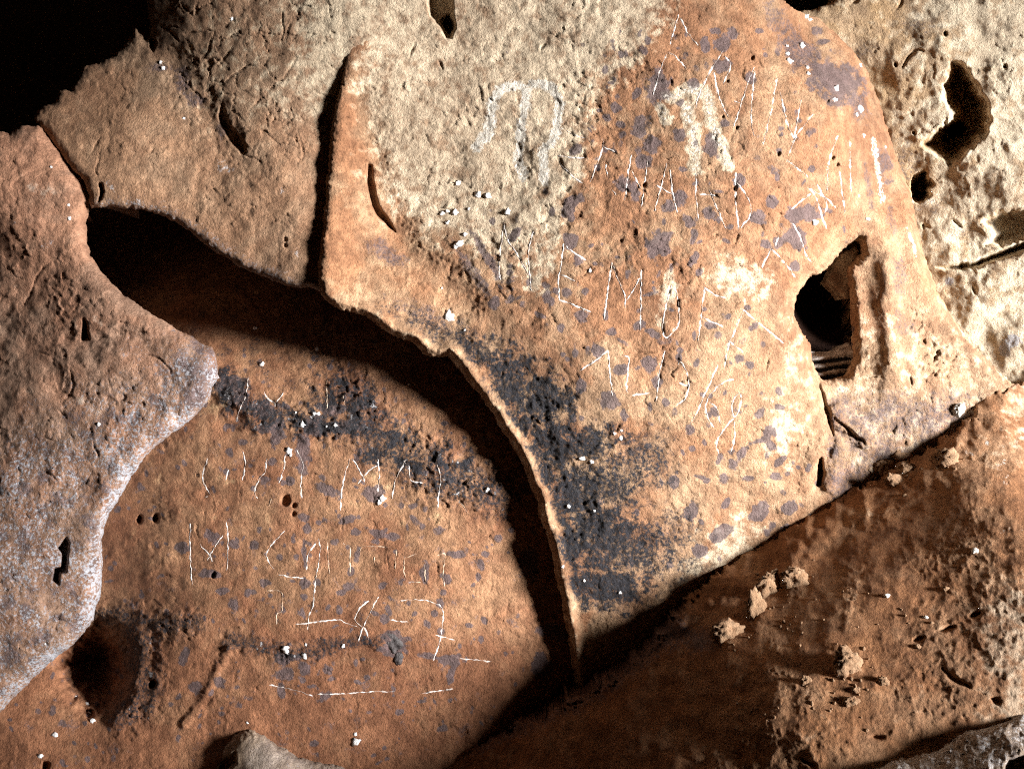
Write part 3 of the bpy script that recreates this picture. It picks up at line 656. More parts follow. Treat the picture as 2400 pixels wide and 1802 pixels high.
slab.stroke(slab.h, [(420, 150), (450, 220), (500, 280), (540, 350), (590, 385)], 30, -9, mode='add', soft=0.95)
slab.pit(Z1((1440, 650), (1455, 700), (1480, 800), (1560, 880), (1600, 990), (1560, 1000), (1490, 920), (1430, 820), (1415, 750)), 16, soft=6, wob=2)
for pts in [Z1((1420, 560), (1520, 480), (1620, 420)), Z1((1620, 710), (1700, 630)), Z1((1780, 660), (1800, 720), (1760, 800)), Z1((1880, 690), (1900, 760), (1820, 830)), Z1((1800, 550), (1860, 480), (1920, 390)), Z1((1740, 590), (1800, 550)), Z1((1900, 660), (1990, 600), (2010, 610)), Z1((1840, 860), (1900, 900), (1950, 950)), Z1((1900, 760), (2030, 790)),
            Z1((1170, 0), (1210, 70), (1260, 110)), Z1((1110, 75), (1160, 35)), Z1((1280, 10), (1270, 100)), Z1((1100, 200), (1160, 280)), Z1((1390, 200), (1350, 330), (1300, 380)), Z1((1460, 180), (1520, 110)), Z1((1400, 440), (1520, 300)), Z1((1830, 30), (1835, 180), (1830, 290)), Z1((1890, 120), (1850, 260)),
            Z1((660, 960), (630, 1060), (625, 1150)), Z1((1170, 470), (1195, 560)), Z1((590, 1000), (650, 900)), Z1((1000, 960), (960, 990)), Z1((1940, 880), (1960, 1000), (1930, 1060)), Z1((1720, 850), (1800, 930)), Z1((1580, 1000), (1690, 1050))]:
    slab.crack(pts, 1.9, 5)
_f1, _f2, *_ = voronoi(u_ + 6 * slab.en2, v_ + 6 * slab.en, 24, 700)
slab.h -= 5.5 * np.exp(-((_f2 - _f1) / 0.07) ** 2) * np.maximum(np.exp(-(((u_ - 690) / 45) ** 2 + ((v_ - 345) / 40) ** 2)), 0.8 * np.exp(-(((u_ - 655) / 45) ** 2 + ((v_ - 270) / 30) ** 2)))
_f1, _f2, *_ = voronoi(u_ + 9 * slab.en2, v_ + 9 * slab.en, 70, 701)
slab.h -= 4.5 * np.exp(-((_f2 - _f1) / 0.03) ** 2) * ss(0.0, 0.5, slab.en + 0.35) * ss(330, 420, u_) * ss(420, 250, v_)
slab.pit(Z1((640, 1190), (660, 1188), (676, 1240), (660, 1290), (635, 1312), (650, 1250)), 60, soft=4, wob=1)
slab.hole(*Z1((1850, 1550))[0], 4, 6, 10); slab.hole(*Z1((990, 300))[0], 9, 16, 25)
slab.hole(*Z1((1850, 1590))[0], 4, 5, 10)
slab.build(M_slab, 0.12, 70, label='tan cracked rock slab above the dark oval hole, behind the scratched face', cat='rock slab')
for i, (x, y, r) in enumerate([(1500, 125, 12), (1040, 405, 12), (1055, 445, 14), (1190, 770, 10)]):
    p = Z1((x, y))[0]; nodule(slab, p[0], p[1], r * .36, M_calcite, 200 + i)

SPUR = CRACK[::-1] + Z1((560, 1450), (565, 1560), (585, 1659)) + Z4((595, 0), (640, 80), (720, 170), (800, 250), (880, 310), (980, 370), (1080, 430), (1150, 475), (1200, 500), (1240, 520), (1300, 570), (1380, 590), (1400, 640), (1408, 720), (1415, 790), (1375, 850),
    (1365, 920), (1290, 1010), (1200, 1090), (1080, 1180), (1000, 1240), (920, 1330), (840, 1440), (800, 1530), (740, 1620)) + Z7((710, 0), (680, 80), (655, 200), (665, 310), (655, 440), (650, 540), (625, 600), (600, 690), (560, 760), (480, 850), (380, 930), (280, 1010), (200, 1090), (100, 1190), (0, 1290)) + \
    [(-60, 1730), (-300, 1900), (-1100, 2000), (-1100, 120), (-600, 240), (-200, 300)] + Z1((0, 850), (60, 860), (140, 815))
spur = Rock('rock_spur', (-1000, 60, 560, 1900), SPUR,
    [(-950, 200, -260), (-950, 1000, -160), (-950, 1800, -60), (-500, 500, -180), (-450, 1100, -40), (60, 310, -50), (200, 470, -12), (180, 600, 0), (-100, 400, -40), (50, 500, -15), (-20, 800, -40), (140, 780, 20), (-120, 650, -110), (40, 640, -45), (300, 760, 62), (440, 800, 72), (500, 850, 80), (400, 950, 85), (250, 1000, 85), (290, 1110, 95), (150, 1300, 100), (215, 1350, 88), (0, 1450, 115), (80, 1570, 92), (-150, 1200, 40), (-150, 1700, 80), (0, 1150, 60), (0, 1000, 10)],
    seed=31, roll=48, jit=(4, 2))
u_, v_ = spur.U, spur.V
spur.relief(big=20, mid=11, crumple=2.2, fine=1.7, flake=2.2)
spur.tone[:] = 0.45 + 0.35 * ss(900, 500, v_) - 0.25 * ss(900, 1300, v_)
cr = ss(690, 1040, v_ + 0.55 * (u_ - 250) + 90 * fbm(u_, v_, 140, 8, 2))
spur.crust[:] = cr * (0.38 + 0.34 * fbm(u_, v_, 85, 9, 5)) + 0.26 * np.exp(-(spur.sd / 30) ** 2) * ss(820, 1000, v_)
spur.crust += 0.5 * ss(0.25, 0.5, fbm(u_, v_, 60, 19, 3)) * np.exp(-((v_ - 540) / 60) ** 2) * ss(260, 60, u_)
spur.spot[:] = 0.30 * cr + cr * 0.35 * ss(-0.1, 0.4, fbm(u_, v_, 40, 10, 3)) + 0.36 * np.exp(-(((u_ - 470) / 70) ** 2 + ((v_ - 880) / 70) ** 2))
spur.pale[:] = 0.4 * ss(0.1, 0.5, fbm(u_, v_, 100, 12, 3))
spur.stroke(spur.h, Z4((430, 540), (600, 550), (800, 520), (1000, 530), (1180, 515)), 12, -8, mode='add', soft=0.9)
spur.pit(Z4((540, 400), (565, 430), (580, 540), (530, 550), (530, 470)), 45, soft=5, wob=1)
spur.pit(Z7((430, 160), (450, 200), (440, 300), (430, 390), (390, 400), (380, 470), (340, 440), (350, 360), (390, 350), (400, 270), (365, 230)), 50, soft=6, wob=3)
for pts in [Z4((600, 545), (700, 510)), Z4((880, 500), (950, 490)), Z4((880, 555), (990, 540)), Z4((1090, 520), (1180, 515)), Z4((250, 630), (310, 640)), Z4((870, 665), (930, 645), (1000, 655), (1090, 720), (1110, 760)), Z4((330, 40), (260, 110), (200, 230), (150, 330)), Z4((450, 700), (470, 850), (400, 960)), Z4((380, 990), (430, 1050)), Z4((240, 1370), (330, 1420), (370, 1470)),
            Z1((90, 1190), (150, 1140), (240, 1100)), Z1((340, 1080), (380, 1040)), Z7((550, 690), (620, 600)), Z7((330, 640), (370, 610)), Z4((600, 1180), (640, 1310))]:
    spur.crack(pts, 1.8, 5)
for i in range(0): spur.hole(rng.uniform(0, 420), rng.uniform(420, 1500), rng.uniform(3, 6), rng.uniform(4, 9), rng.uniform(6, 14), rng.uniform(0, 90))
spur.build(M_spur, 0.15, 95, label='brown rock spur with grey-white crust and a blunt nose, beside the dark oval hole', cat='rock spur')
for i, (x, y, r, z) in enumerate([(450, 1415, 14, Z1), (440, 1330, 10, Z1), (330, 1085, 9, Z1), (290, 850, 7, Z7), (640, 1090, 13, Z4)]):
    p = z((x, y))[0]; nodule(spur, p[0], p[1], r * .36, M_calcite, 230 + i)

# ---- recessed lower panel with the second inscription
panel = Rock('inscribed_rock_panel', (-800, 470, 1500, 2060), [(-1000, 380), (1560, 380), (1560, 2120), (-1000, 2120)],
    [(-750, 500, -900), (-750, 1200, -300), (-750, 2000, 0), (100, 480, -900), (400, 480, -800), (700, 480, -560), (1000, 480, -420), (1400, 500, -300), (250, 600, -600), (450, 620, -420), (650, 680, -230), (900, 720, -120), (1300, 800, -60), (400, 760, -210), (600, 800, -105), (800, 840, -50), (1060, 870, 5), (1230, 1130, 42), (1300, 1400, 16),
     (500, 950, -45), (700, 1000, 5), (900, 1100, 35), (1050, 1250, 52), (500, 1250, 5), (300, 1200, -60), (700, 1400, 60), (950, 1450, 72), (1150, 1500, 42), (400, 1500, 30), (250, 1560, -40), (100, 1700, 20), (700, 1700, 90), (1100, 1750, 85), (300, 1780, 70), (-100, 1900, 40), (700, 2050, 110), (1400, 2050, 90), (1450, 1700, 0)],
    seed=41, step=2.7, roll=30)
u_, v_ = panel.U, panel.V
crb = np.zeros_like(panel.h)
for pts, w in [(Z7((600, 650), (800, 690), (1000, 720), (1250, 720)), 26), (Z7((1480, 830), (1700, 870), (1850, 900), (2050, 900), (2200, 850)), 20), (ZD((900, 1300), (1150, 1290), (1260, 1290)), 14), (Z5((0, 900), (200, 1100), (500, 1350), (900, 1500), (1050, 1550)), 55), (ZE((300, 200), (600, 500), (1000, 560), (1400, 620), (1750, 700)), 32), (Z7((870, 780), (900, 950), (950, 1150), (830, 1300)), 40)]:
    panel.stroke(crb, pts, w, 1.0, wob=0.9, soft=0.8)
panel.relief(big=14, mid=6, crumple=2.3, fine=0.9, rough=0.75 + 1.3 * crb + 0.35 * ss(1200, 900, v_) + 0.5 * ss(950, 1150, u_))
panel.h += crb * 5
panel.pit(Z7((640, 700), (780, 790), (850, 900), (840, 1050), (790, 1200), (700, 1290), (560, 1250), (440, 1130), (380, 980), (450, 850), (550, 760)), 240, soft=95, wob=16)
panel.h += 12 * ss(40, 0, line_dist(np.array(Z7((900, 800), (880, 1000), (830, 1200), (760, 1320))), u_, v_))
for (x, y, r) in [(905, 40, 20), (1005, 40, 22), (1380, 405, 16), (990, 1110, 22), (580, 1300, 30), (290, 1640, 26)]:
    p = Z7((x, y))[0]; panel.hole(p[0], p[1], r * .36, r * .5, 26, 10)
panel.hole(925, 1510, 10, 14, 24)
for (x, y, r) in [(740, 470, 14), (740, 520, 14), (690, 440, 30), (160, 290, 8)]:
    p = ZD((x, y))[0]; panel.hole(p[0], p[1], r * .39, r * .5, 14, 20)
panel.stroke(panel.h, Z7((1480, 880), (1400, 1030), (1300, 1230), (1190, 1370)), 9, 6, mode='add', soft=0.9)
PSP = [(560, 330, 45, 40), (720, 320, 30, 30), (380, 700, 34, 32), (250, 660, 50, 40), (70, 720, 45, 36), (500, 700, 34, 30), (990, 690, 30, 28), (800, 540, 36, 34), (820, 610, 30, 36), (800, 760, 16, 90), (800, 940, 32, 36), (795, 1020, 24, 26), (790, 1110, 16, 50), (880, 930, 24, 24), (560, 930, 26, 28), (380, 1065, 46, 40),
       (1060, 555, 55, 30), (950, 385, 95, 34), (1220, 400, 70, 60), (1250, 640, 75, 28), (1330, 655, 40, 26), (1120, 760, 24, 60), (1080, 865, 20, 30), (1520, 880, 28, 75), (1700, 760, 70, 26), (1860, 830, 26, 36), (1840, 900, 18, 30), (1650, 920, 30, 24), (1060, 960, 50, 24), (1020, 990, 28, 20), (1265, 950, 30, 24), (1280, 1150, 34, 30), (1300, 1090, 20, 50),
       (1460, 1120, 16, 16), (1610, 1060, 30, 34), (1530, 1180, 28, 34), (1620, 1220, 24, 24), (1340, 1300, 90, 85), (1680, 1400, 70, 45), (1680, 1480, 24, 50), (1540, 1370, 60, 26), (1860, 1270, 20, 30), (690, 1480, 70, 60), (680, 1380, 60, 40), (660, 1580, 24, 60), (940, 1450, 34, 40), (800, 1450, 40, 50), (960, 1510, 30, 20), (920, 1610, 46, 34),
       (150, 1560, 50, 50), (290, 1530, 36, 40), (80, 1370, 30, 60), (1960, 670, 22, 30), (1890, 760, 26, 18), (650, 780, 20, 20), (750, 780, 26, 26), (1600, 620, 44, 30), (1100, 630, 34, 22), (240, 880, 80, 26), (310, 980, 40, 22), (465, 990, 34, 26), (350, 150, 30, 40), (610, 210, 30, 28), (560, 10, 40, 40), (440, 90, 30, 22), (1540, 1180, 20, 36), (1010, 1100, 18, 26), (940, 1080, 18, 30), (1630, 990, 22, 20)]
for i, (x, y, a, b) in enumerate(PSP):
    panel.blob(panel.spot, 400 + x * .3914, 1000 + y * .3914, a * .37, b * .37, rot=(i * 47) % 50 - 25, st=0.75 + 0.25 * ((i * 13) % 7) / 6, soft=0.4, wob=0.8)
for i in range(1200):
    u = rng.uniform(20, 1260); v = rng.uniform(820, 1800)
    if float(perlin(np.array([u / 130]), np.array([v / 130]), 612)[0]) < rng.uniform(-0.4, 0.25): continue
    panel.blob(panel.spot, u, v, rng.uniform(2.5, 7) * (1 + (rng.rand() < .15)), rng.uniform(3, 9), rot=rng.uniform(-40, 40), st=rng.uniform(.4, 1), soft=0.4, wob=0.7)
for b in [(620, 960, 30, 26), (650, 1010, 18, 40), (540, 900, 40, 26), (560, 930, 26, 30), (740, 1000, 50, 26), (710, 1060, 20, 50), (780, 960, 40, 16), (820, 1000, 50, 18)]:
    panel.blob(panel.spot, *b, st=.8, soft=.4, wob=.7)
for b in [(1300, 1480, 40, 20), (1270, 1560, 26, 30), (1330, 1380, 16, 40), (1240, 1320, 26, 40)]: panel.blob(panel.spot, *b, st=.9)
panel.soot[:] = 0.55 * crb + 0.6 * np.exp(-(((u_ - 1000) / 230) ** 2 + ((v_ - 1080) / 60) ** 2)) * ss(-0.1, 0.35, fbm(u_, v_, 60, 13, 3))
panel.soot += 0.42 * ss(1200, 900, v_) * ss(-0.15, 0.4, fbm(u_, v_, 34, 17, 4)); panel.spot = np.maximum(panel.spot, 0.42 * ss(0.05, 0.5, fbm(u_, v_, 48, 18, 4)))  # dark mottling, stronger towards the top of the panel, and scattered spots
panel.tone[:] = 0.45 + 0.5 * ss(1400, 1600, v_) + 0.25 * fbm(u_, v_, 160, 14, 2)
panel.pale[:] = 0.35 * ss(0.15, 0.5, fbm(u_, v_, 90, 15, 3)) * ss(1450, 1250, v_)
panel.crust[:] = 0.5 * crb * ss(0.2, 0.5, fbm(u_, v_, 26, 16, 3))
for i in range(46):
    x = rng.uniform(430, 1200); y = rng.uniform(1050, 1620); panel.crack([(x, y), (x + rng.uniform(-4, 4), y + 14), (x + rng.uniform(-6, 6), y + rng.uniform(24, 48))], 1.6, 3.2)
PROW = [
 [ZE((545, 150), (535, 250), (510, 350), (460, 470), (435, 570)), ZE((700, 280), (740, 350), (800, 390), (805, 430)), ZE((890, 290), (820, 380))],
 [ZE((1310, 160), (1315, 450))], [ZE((1465, 300), (1490, 420))],
 [ZD((220, 190), (190, 310), (235, 405)), ZD((205, 420), (225, 412))], [ZD((345, 260), (330, 320)), ZD((430, 150), (445, 210), (430, 320))],
 [ZD((575, 190), (565, 270), (540, 300), (500, 380), (520, 425))],
 [ZD((685, 170), (675, 260), (645, 340)), ZD((755, 140), (790, 220), (780, 330), (785, 425))], [ZD((600, 430), (590, 470))],
 [ZD((1070, 190), (1030, 350), (1015, 500)), ZD((1090, 190), (1150, 300), (1160, 330)), ZD((1240, 230), (1190, 260), (1120, 340)), ZD((1240, 190), (1250, 280), (1240, 390))],
 [ZD((1405, 200), (1350, 310), (1325, 430)), ZD((1425, 230), (1440, 320), (1510, 335))], [ZD((1590, 210), (1615, 300), (1605, 400), (1600, 500))], [ZD((1720, 430), (1790, 525))],
 [ZD((118, 580), (115, 700), (120, 850), (130, 945)), ZD((175, 705), (235, 770), (250, 810)), ZD((310, 650), (250, 740), (220, 800)), ZD((335, 570), (345, 700), (335, 860))],
 [ZD((685, 620), (610, 700), (575, 770), (605, 835), (620, 850)), ZD((650, 885), (720, 900), (800, 905))],
 [ZD((885, 670), (895, 740), (870, 900), (850, 1070), (825, 1140), (820, 1215)), ZD((865, 700), (815, 780), (815, 860))],
 [ZD((940, 690), (945, 800), (950, 880))], [ZD((1075, 710), (1075, 880)), ZD((1030, 695), (1080, 720))], [ZD((1130, 740), (1160, 715), (1320, 722)), ZD((1220, 780), (1222, 830)), ZD((1350, 740), (1340, 850))],
 [ZD((1400, 780), (1395, 850), (1405, 900)), ZD((1400, 785), (1480, 760)), ZD((1420, 930), (1500, 928)), ZD((1520, 830), (1525, 930))], [ZD((1590, 770), (1640, 765), (1630, 880), (1640, 960))],
 [ZD((580, 980), (660, 990), (665, 1100), (635, 1120), (635, 1180))],
 [ZD((1245, 1015), (1200, 1100), (1150, 1210), (1125, 1285)), ZD((1190, 1040), (1130, 1090), (1105, 1160), (1165, 1210), (1185, 1275))],
 [ZD((750, 1180), (850, 1170), (1000, 1155), (1040, 1170), (1130, 1200))],
 [ZD((1370, 1040), (1500, 1035), (1590, 1060), (1630, 1100), (1625, 1200), (1610, 1290), (1570, 1400)), ZD((1580, 1245), (1700, 1275)), ZD((1310, 1155), (1420, 1170))],
 [ZD((590, 1545), (740, 1575), (850, 1610)), ZD((880, 1600), (1000, 1600), (1180, 1585), (1340, 1585)), ZD((1500, 1595), (1690, 1570))], [ZD((1730, 1385), (1920, 1405))],
]
FAINT = {1, 2, 7, 11, 15, 16, 17, 18, 19, 20}
engrave(panel, PROW, 1.2, 2.6, 0.3)
panel.build(M_panel, 0.25, 10, label='recessed orange rock panel with dark spots and scratched writing, shaded by the rim above', cat='rock panel')
for i, L in enumerate(PROW):
    letter(panel, L, M_faint if i in FAINT else M_chalk, 990 + i, width=2.9 if i in FAINT else 3.4, gap=0.25 if i in FAINT else 0.14, name='scratched_line' if i >= 24 else 'scratched_letter')
for i, (x, y, r, z) in enumerate([(680, 20, 24, ZE), (945, 860, 32, ZE), (960, 900, 18, ZE), (1075, 600, 28, ZE), (1190, 500, 20, ZE), (1225, 500, 20, ZE), (1390, 610, 22, ZE), (1310, 620, 12, ZE), (1850, 1320, 32, ZE), (1820, 1360, 24, ZE), (1010, 490, 14, ZE), (60, 1100, 14, ZE), (1700, 700, 14, Z4), (2060, 605, 18, Z4), (1655, 470, 16, Z4), (440, 835, 10, Z5), (950, 1510, 14, Z5),
                                  (690, 1330, 24, ZD), (810, 1305, 10, ZD), (800, 1370, 18, ZD), (1030, 1310, 14, ZD), (1900, 380, 18, ZD), (560, 1240, 16, Z7), (600, 1350, 18, Z7), (580, 1300, 12, Z7), (355, 1440, 18, Z7), (260, 1580, 18, Z7), (490, 1190, 10, Z7), (1600, 1360, 8, Z7), (95, 1480, 26, Z8), (90, 1435, 14, Z8)]):
    p = z((x, y))[0]; s_ = {ZE: .2408, ZD: .3914}.get(z, .362); nodule(panel, p[0], p[1], r * s_, M_calcite, 300 + i)
nd = nodule(panel, *ZD((1335, 1285))[0], 30, M_black, 350, ry=32, name='black_nodule', proud=0.4, flat=0.6, shape=ICO4, amp=0.2, low=0.35); nd['label'] = 'black knobbly lump'
nodule(panel, *ZD((1365, 1385))[0], 12, M_black, 351, ry=14, name='black_nodule', shape=ICO3, amp=0.25, low=0.3)

# ---- pale rock behind the column
pale = Rock('pale_rock', (1740, -680, 3400, 1080), [(2150, 1150), (2120, 800), (2092, 600), (2070, 420), (1940, 330), (1800, 160), (1840, 60), (1868, 28), (1905, 22), (1945, 8), (1990, -30), (2060, -260), (2080, -800), (3600, -800), (3600, 1150)],
    [(2100, -620, -150), (2700, -620, -30), (3300, -500, 40), (3300, 300, 60), (3300, 1000, 60), (1800, 100, -190), (1920, 60, -150), (2000, 0, -130), (2050, 150, -135), (2150, 0, -105), (2300, 0, -75), (2450, 0, -50), (2130, 250, -120), (2200, 220, -98), (2350, 250, -75), (2200, 450, -120), (2330, 430, -70), (2450, 400, -45), (2180, 640, -130), (2300, 540, -95), (2280, 720, -75), (2400, 680, -40), (2500, 800, -20), (2300, 900, -80), (2000, 500, -190), (2000, 900, -200), (2600, 200, -20), (2600, 1000, -10)],
    seed=51, roll=24)
u_, v_ = pale.U, pale.V
pale.relief(big=24, mid=11, crumple=1.7, fine=0.7, flake=1.0, rough=1.0 - 0.35 * ss(620, 720, v_))
pale.pale[:] = 0.35 + 0.4 * ss(2050, 2300, u_) + 0.35 * fbm(u_, v_, 120, 21, 3)
pale.tone[:] = 0.35 + 0.4 * fbm(u_, v_, 160, 22, 2) + 0.4 * ss(620, 760, v_) * fbm(u_, v_, 80, 23, 2)
for b in [(2150, 60, 60, 30), (2020, 120, 40, 20), (2130, 380, 30, 60), (2180, 480, 40, 30), (2240, 540, 50, 26)]: pale.blob(pale.spot, *b, st=.42, soft=.7, wob=.9)
PIT = Z3((1740, 400), (1810, 420), (1900, 560), (1960, 660), (1985, 760), (1970, 850), (1880, 940), (1740, 1060), (1690, 1020), (1560, 940), (1640, 860), (1750, 780), (1760, 740), (1700, 640), (1690, 560), (1720, 480))
pale.pit(PIT, 150, soft=30, wob=9); pale.hole(2232, 310, 28, 24, 140, 10)
pale.hole(2160, 440, 22, 32, 160)
pale.pit([(2195, 626), (2240, 622), (2290, 612), (2340, 588), (2400, 566), (2480, 540), (2480, 560), (2400, 590), (2330, 612), (2280, 630), (2220, 634)], 75, soft=14, wob=5)
pale.pit([(2300, 520), (2340, 495), (2400, 490), (2480, 500), (2480, 540), (2400, 560), (2350, 580), (2310, 575), (2330, 550)], 42, soft=18, wob=8)
for (x, y) in [(1010, 490), (1500, 860), (2090, 430), (1560, 1470), (1380, 420), (1700, 220)]:
    p = Z3((x, y))[0]; pale.hole(p[0], p[1], 4, 6, 14)
for pts in [Z3((1550, 1460), (1600, 1470)), Z3((1420, 440), (1500, 340), (1560, 330)), Z3((1080, 40), (1130, 10)), Z3((1390, 60), (1420, 0)), Z3((1750, 1420), (1800, 1470)), Z6((1880, 200), (1890, 240))]: pale.crack(pts, 3, 9)
for b in [(2225, 658, 12, 10), (2370, 800, 26, 16), (2355, 820, 16, 16)]: pale.blob(pale.crust, *b, st=.9, soft=.4)
_in = ss(-4, 14, poly_sd(PIT, u_, v_) + 6 * pale.en); pale.pale *= 1 - 0.9 * _in; pale.tone += 0.8 * _in
pale.build(M_pale, 0.3, 25, label='pale cream rock with pits and a dark crack, right behind the fluted column', cat='rock')

# ---- earth bank in front, lower right
BANK = [(3600, 560), (2760, 740), (2480, 850), (2400, 905), (2372, 905), (2345, 915), (2318, 908), (2285, 935), (2290, 965), (2240, 1010), (2180, 1050), (2100, 1090), (2030, 1130), (1960, 1170), (1900, 1205), (1840, 1240), (1760, 1290), (1690, 1335), (1640, 1375), (1600, 1430), (1560, 1490), (1500, 1550), (1420, 1610), (1300, 1670), (1150, 1730), (1000, 1780), (860, 1830), (700, 2000), (700, 2150), (3600, 2150)]
def bank_height(u, v):
    """a slope that leans out from the rocks and slowly flattens towards the viewer"""
    w = (u - 1640) * .566 + (v - 1375) * .824; t = (u - 1640) * .824 - (v - 1375) * .566
    w -= 0.72 * max(0, u - 2460)
    w -= 0.55 * min(260, max(0, u - 2280)) * min(1, max(0, (1300 - v) / 250))
    return float(np.interp(t, [-900, -300, 0, 500, 800, 1000], [75, 88, 82, 15, 0, 0]) + 1.07 * w - .00054 * w * w + 26 * math.exp(-((u - 1830) / 300) ** 2 - ((v - 1600) / 210) ** 2))  # last term: hump added to throw shadow over face foot and panel
bank = Rock('earth_bank', (760, 540, 3400, 2040), BANK,
    [(u, v, bank_height(u, v)) for u in range(860, 3500, 140) for v in range(560, 2160, 140) if (u - 1640) * .566 + (v - 1375) * .824 > -70],
    seed=61, roll=10, jit=(26, 9))
u_, v_ = bank.U, bank.V
gran = np.zeros_like(bank.h)
for b in [(1785, 1400, 24, 62, 8), (1860, 1360, 20, 30, 0), (1700, 1485, 30, 30, 0), (1990, 1565, 45, 42, 20), (1770, 1700, 60, 90, 10), (1830, 1560, 40, 60, 0), (2330, 1050, 110, 90, 0), (2250, 1300, 120, 60, -30), (2100, 1090, 36, 26, 0), (2210, 1075, 30, 22, 0), (2000, 1400, 24, 60, 10), (2280, 1500, 130, 160, 0), (2180, 1640, 120, 60, -25), (1900, 1750, 120, 60, -20), (1720, 1790, 70, 50, 0), (1870, 1200, 0.1, 0.1, 0), (2060, 1200, 60, 20, -25), (2380, 950, 50, 50, 0), (1900, 1620, 40, 60, 0)]:
    bank.blob(gran, *b[:4], rot=b[4], soft=0.95, wob=1.1)
_w = (u_ - 1640) * .566 + (v_ - 1375) * .824
bank.h += 8 * fbm(u_, v_, 85, 76, 2) * ss(2000, 1700, u_) + 22 * fbm(u_, v_, 95, 77, 3) * ss(190, 40, _w)
bank.relief(big=14, mid=5, crumple=1.7, fine=0.7, rough=0.42 + 0.9 * gran, flake=0.6)
bank.h += gran * (0.8 + 3 * np.maximum(0, fbm(u_, v_, 30, 71, 3) + 0.1) + 1.8 * np.maximum(0, fbm(u_, v_, 12, 72, 2)))
lamw = ss(900, 1400, u_)
bank.h += 1.2 * lamw * fbm((u_ + v_ * 1.4) * 0.15, (v_ - u_ * 0.25), 26, 73, 2)
bank.tone[:] = 0.72 - 0.22 * gran + 0.2 * fbm(u_, v_, 120, 74, 2) - 0.5 * ss(2250, 2420, u_) * ss(1350, 1500, v_)  # crumbs and the lit lower right corner painted lighter
bank.pale[:] = 0.22 * gran + 0.45 * ss(2230, 2380, u_ + 40 * bank.en) * ss(1330, 1420, v_ + 0.2 * (u_ - 2300)) + 0.3 * ss(2300, 2400, u_) * ss(1150, 1000, v_)  # light painted in: paler crumbly patches and right-hand corners of the bank
bank.crust[:] = 0.55 * gran * ss(0.2, 0.5, fbm(u_, v_, 30, 75, 2)) * ss(2100, 2300, u_ + (1100 - v_) * 0.6)
bank.spot[:] = 0.55 * ss(60, 0, bank.sd) * ss(1700, 1550, u_) + 0.7 * np.exp(-(((u_ - 1640) / 60) ** 2 + ((v_ - 1500) / 40) ** 2))  # darker left edge, and the lumpy clod's shadow painted as a dark patch
for pts in [Z9((1500, 830), (1560, 810)), Z9((1210, 1455), (1300, 1450)), Z9((1680, 1010), (1760, 1080), (1850, 1130)), Z9((1860, 670), (1920, 650)), Z9((2000, 1210), (2050, 1220)), Z9((1640, 770), (1760, 740)), Z9((770, 1590), (850, 1640))]: bank.crack(pts, 5, 13)
bank.build(M_earth, 0.5, 20, label='brown earth bank sloping down from under the column, with crumbly lit patches, painted lighter', cat='earth bank')

# ---- crusted grey rock at the foot of the bank
EDGE = Z9((1190, 1661), (1350, 1610), (1560, 1560), (1700, 1500), (1830, 1420), (1950, 1370), (2080, 1310), (2207, 1290))
foot = Rock('grey_rock', (1860, 1460, 3400, 2060), [(1900, 1850)] + EDGE + [(2560, 1600), (2720, 1560), (3600, 1500), (3600, 2120), (1800, 2120), (1850, 1920)],
    [(3300, 1600, 430), (3300, 2000, 520), (2050, 1810, 545), (2200, 1765, 538), (2350, 1690, 515), (2500, 1640, 475), (2200, 1850, 612), (2400, 1780, 596), (2600, 1700, 530), (2000, 2000, 640), (2500, 2000, 620)], seed=81, roll=26, jit=(8, 5))
u_, v_ = foot.U, foot.V
foot.relief(big=10, mid=10, crumple=3.4, fine=1.2, rough=1.2)
foot.crust[:] = 0.4 + 0.5 * fbm(u_, v_, 60, 82, 3) + 0.3 * ss(30, 0, foot.sd); foot.tone[:] = 0.3; foot.spot[:] = 0.5 * ss(0, 0.4, fbm(u_, v_, 45, 83, 3))
foot.pit(Z9((2090, 1640), (2110, 1600), (2170, 1575), (2260, 1570), (2260, 1720), (2060, 1720)), 90, soft=12)
for pts in [Z9((1200, 1650), (1300, 1625)), Z9((1570, 1545), (1680, 1515)), Z9((1900, 1400), (2000, 1370), (2120, 1340))]: foot.crack(pts, 7, 24)
foot.build(M_grey, 0.4, 25, label='rough grey-white crusted rock edge at the foot of the earth bank', cat='rock')

# ---- small grey rock at the foot of the panel
small = Rock('small_rock', (440, 1660, 960, 2040), Z7((1400, 1661), (1440, 1560), (1500, 1440), (1570, 1400), (1640, 1410), (1720, 1450), (1800, 1520), (1900, 1580), (2050, 1620), (2207, 1640)) + [(900, 1830), (930, 2100), (470, 2100), (480, 1850)],
    [(510, 1790, 120), (560, 1730, 118), (600, 1715, 120), (660, 1760, 140), (720, 1790, 135), (800, 1800, 125), (600, 1800, 165), (700, 1900, 190), (500, 1950, 150), (850, 1950, 150), (600, 2050, 190)], seed=91, roll=34, jit=(8, 3))
u_, v_ = small.U, small.V
small.relief(big=8, mid=8, crumple=2.2, fine=0.9)
small.pit(Z7((1410, 1661), (1440, 1600), (1520, 1550), (1530, 1620), (1480, 1661), (1470, 1740), (1400, 1740)), 60, soft=9)
small.crust[:] = 0.2 + 0.2 * fbm(u_, v_, 60, 92, 3); small.spot[:] = 0.35 * ss(560, 620, u_); small.tone[:] = 0.4 + 0.8 * ss(580, 540, u_)
small.build(M_grey, 0.3, 20, label='small grey-brown rock with a dark socket, at the foot of the orange panel', cat='rock')

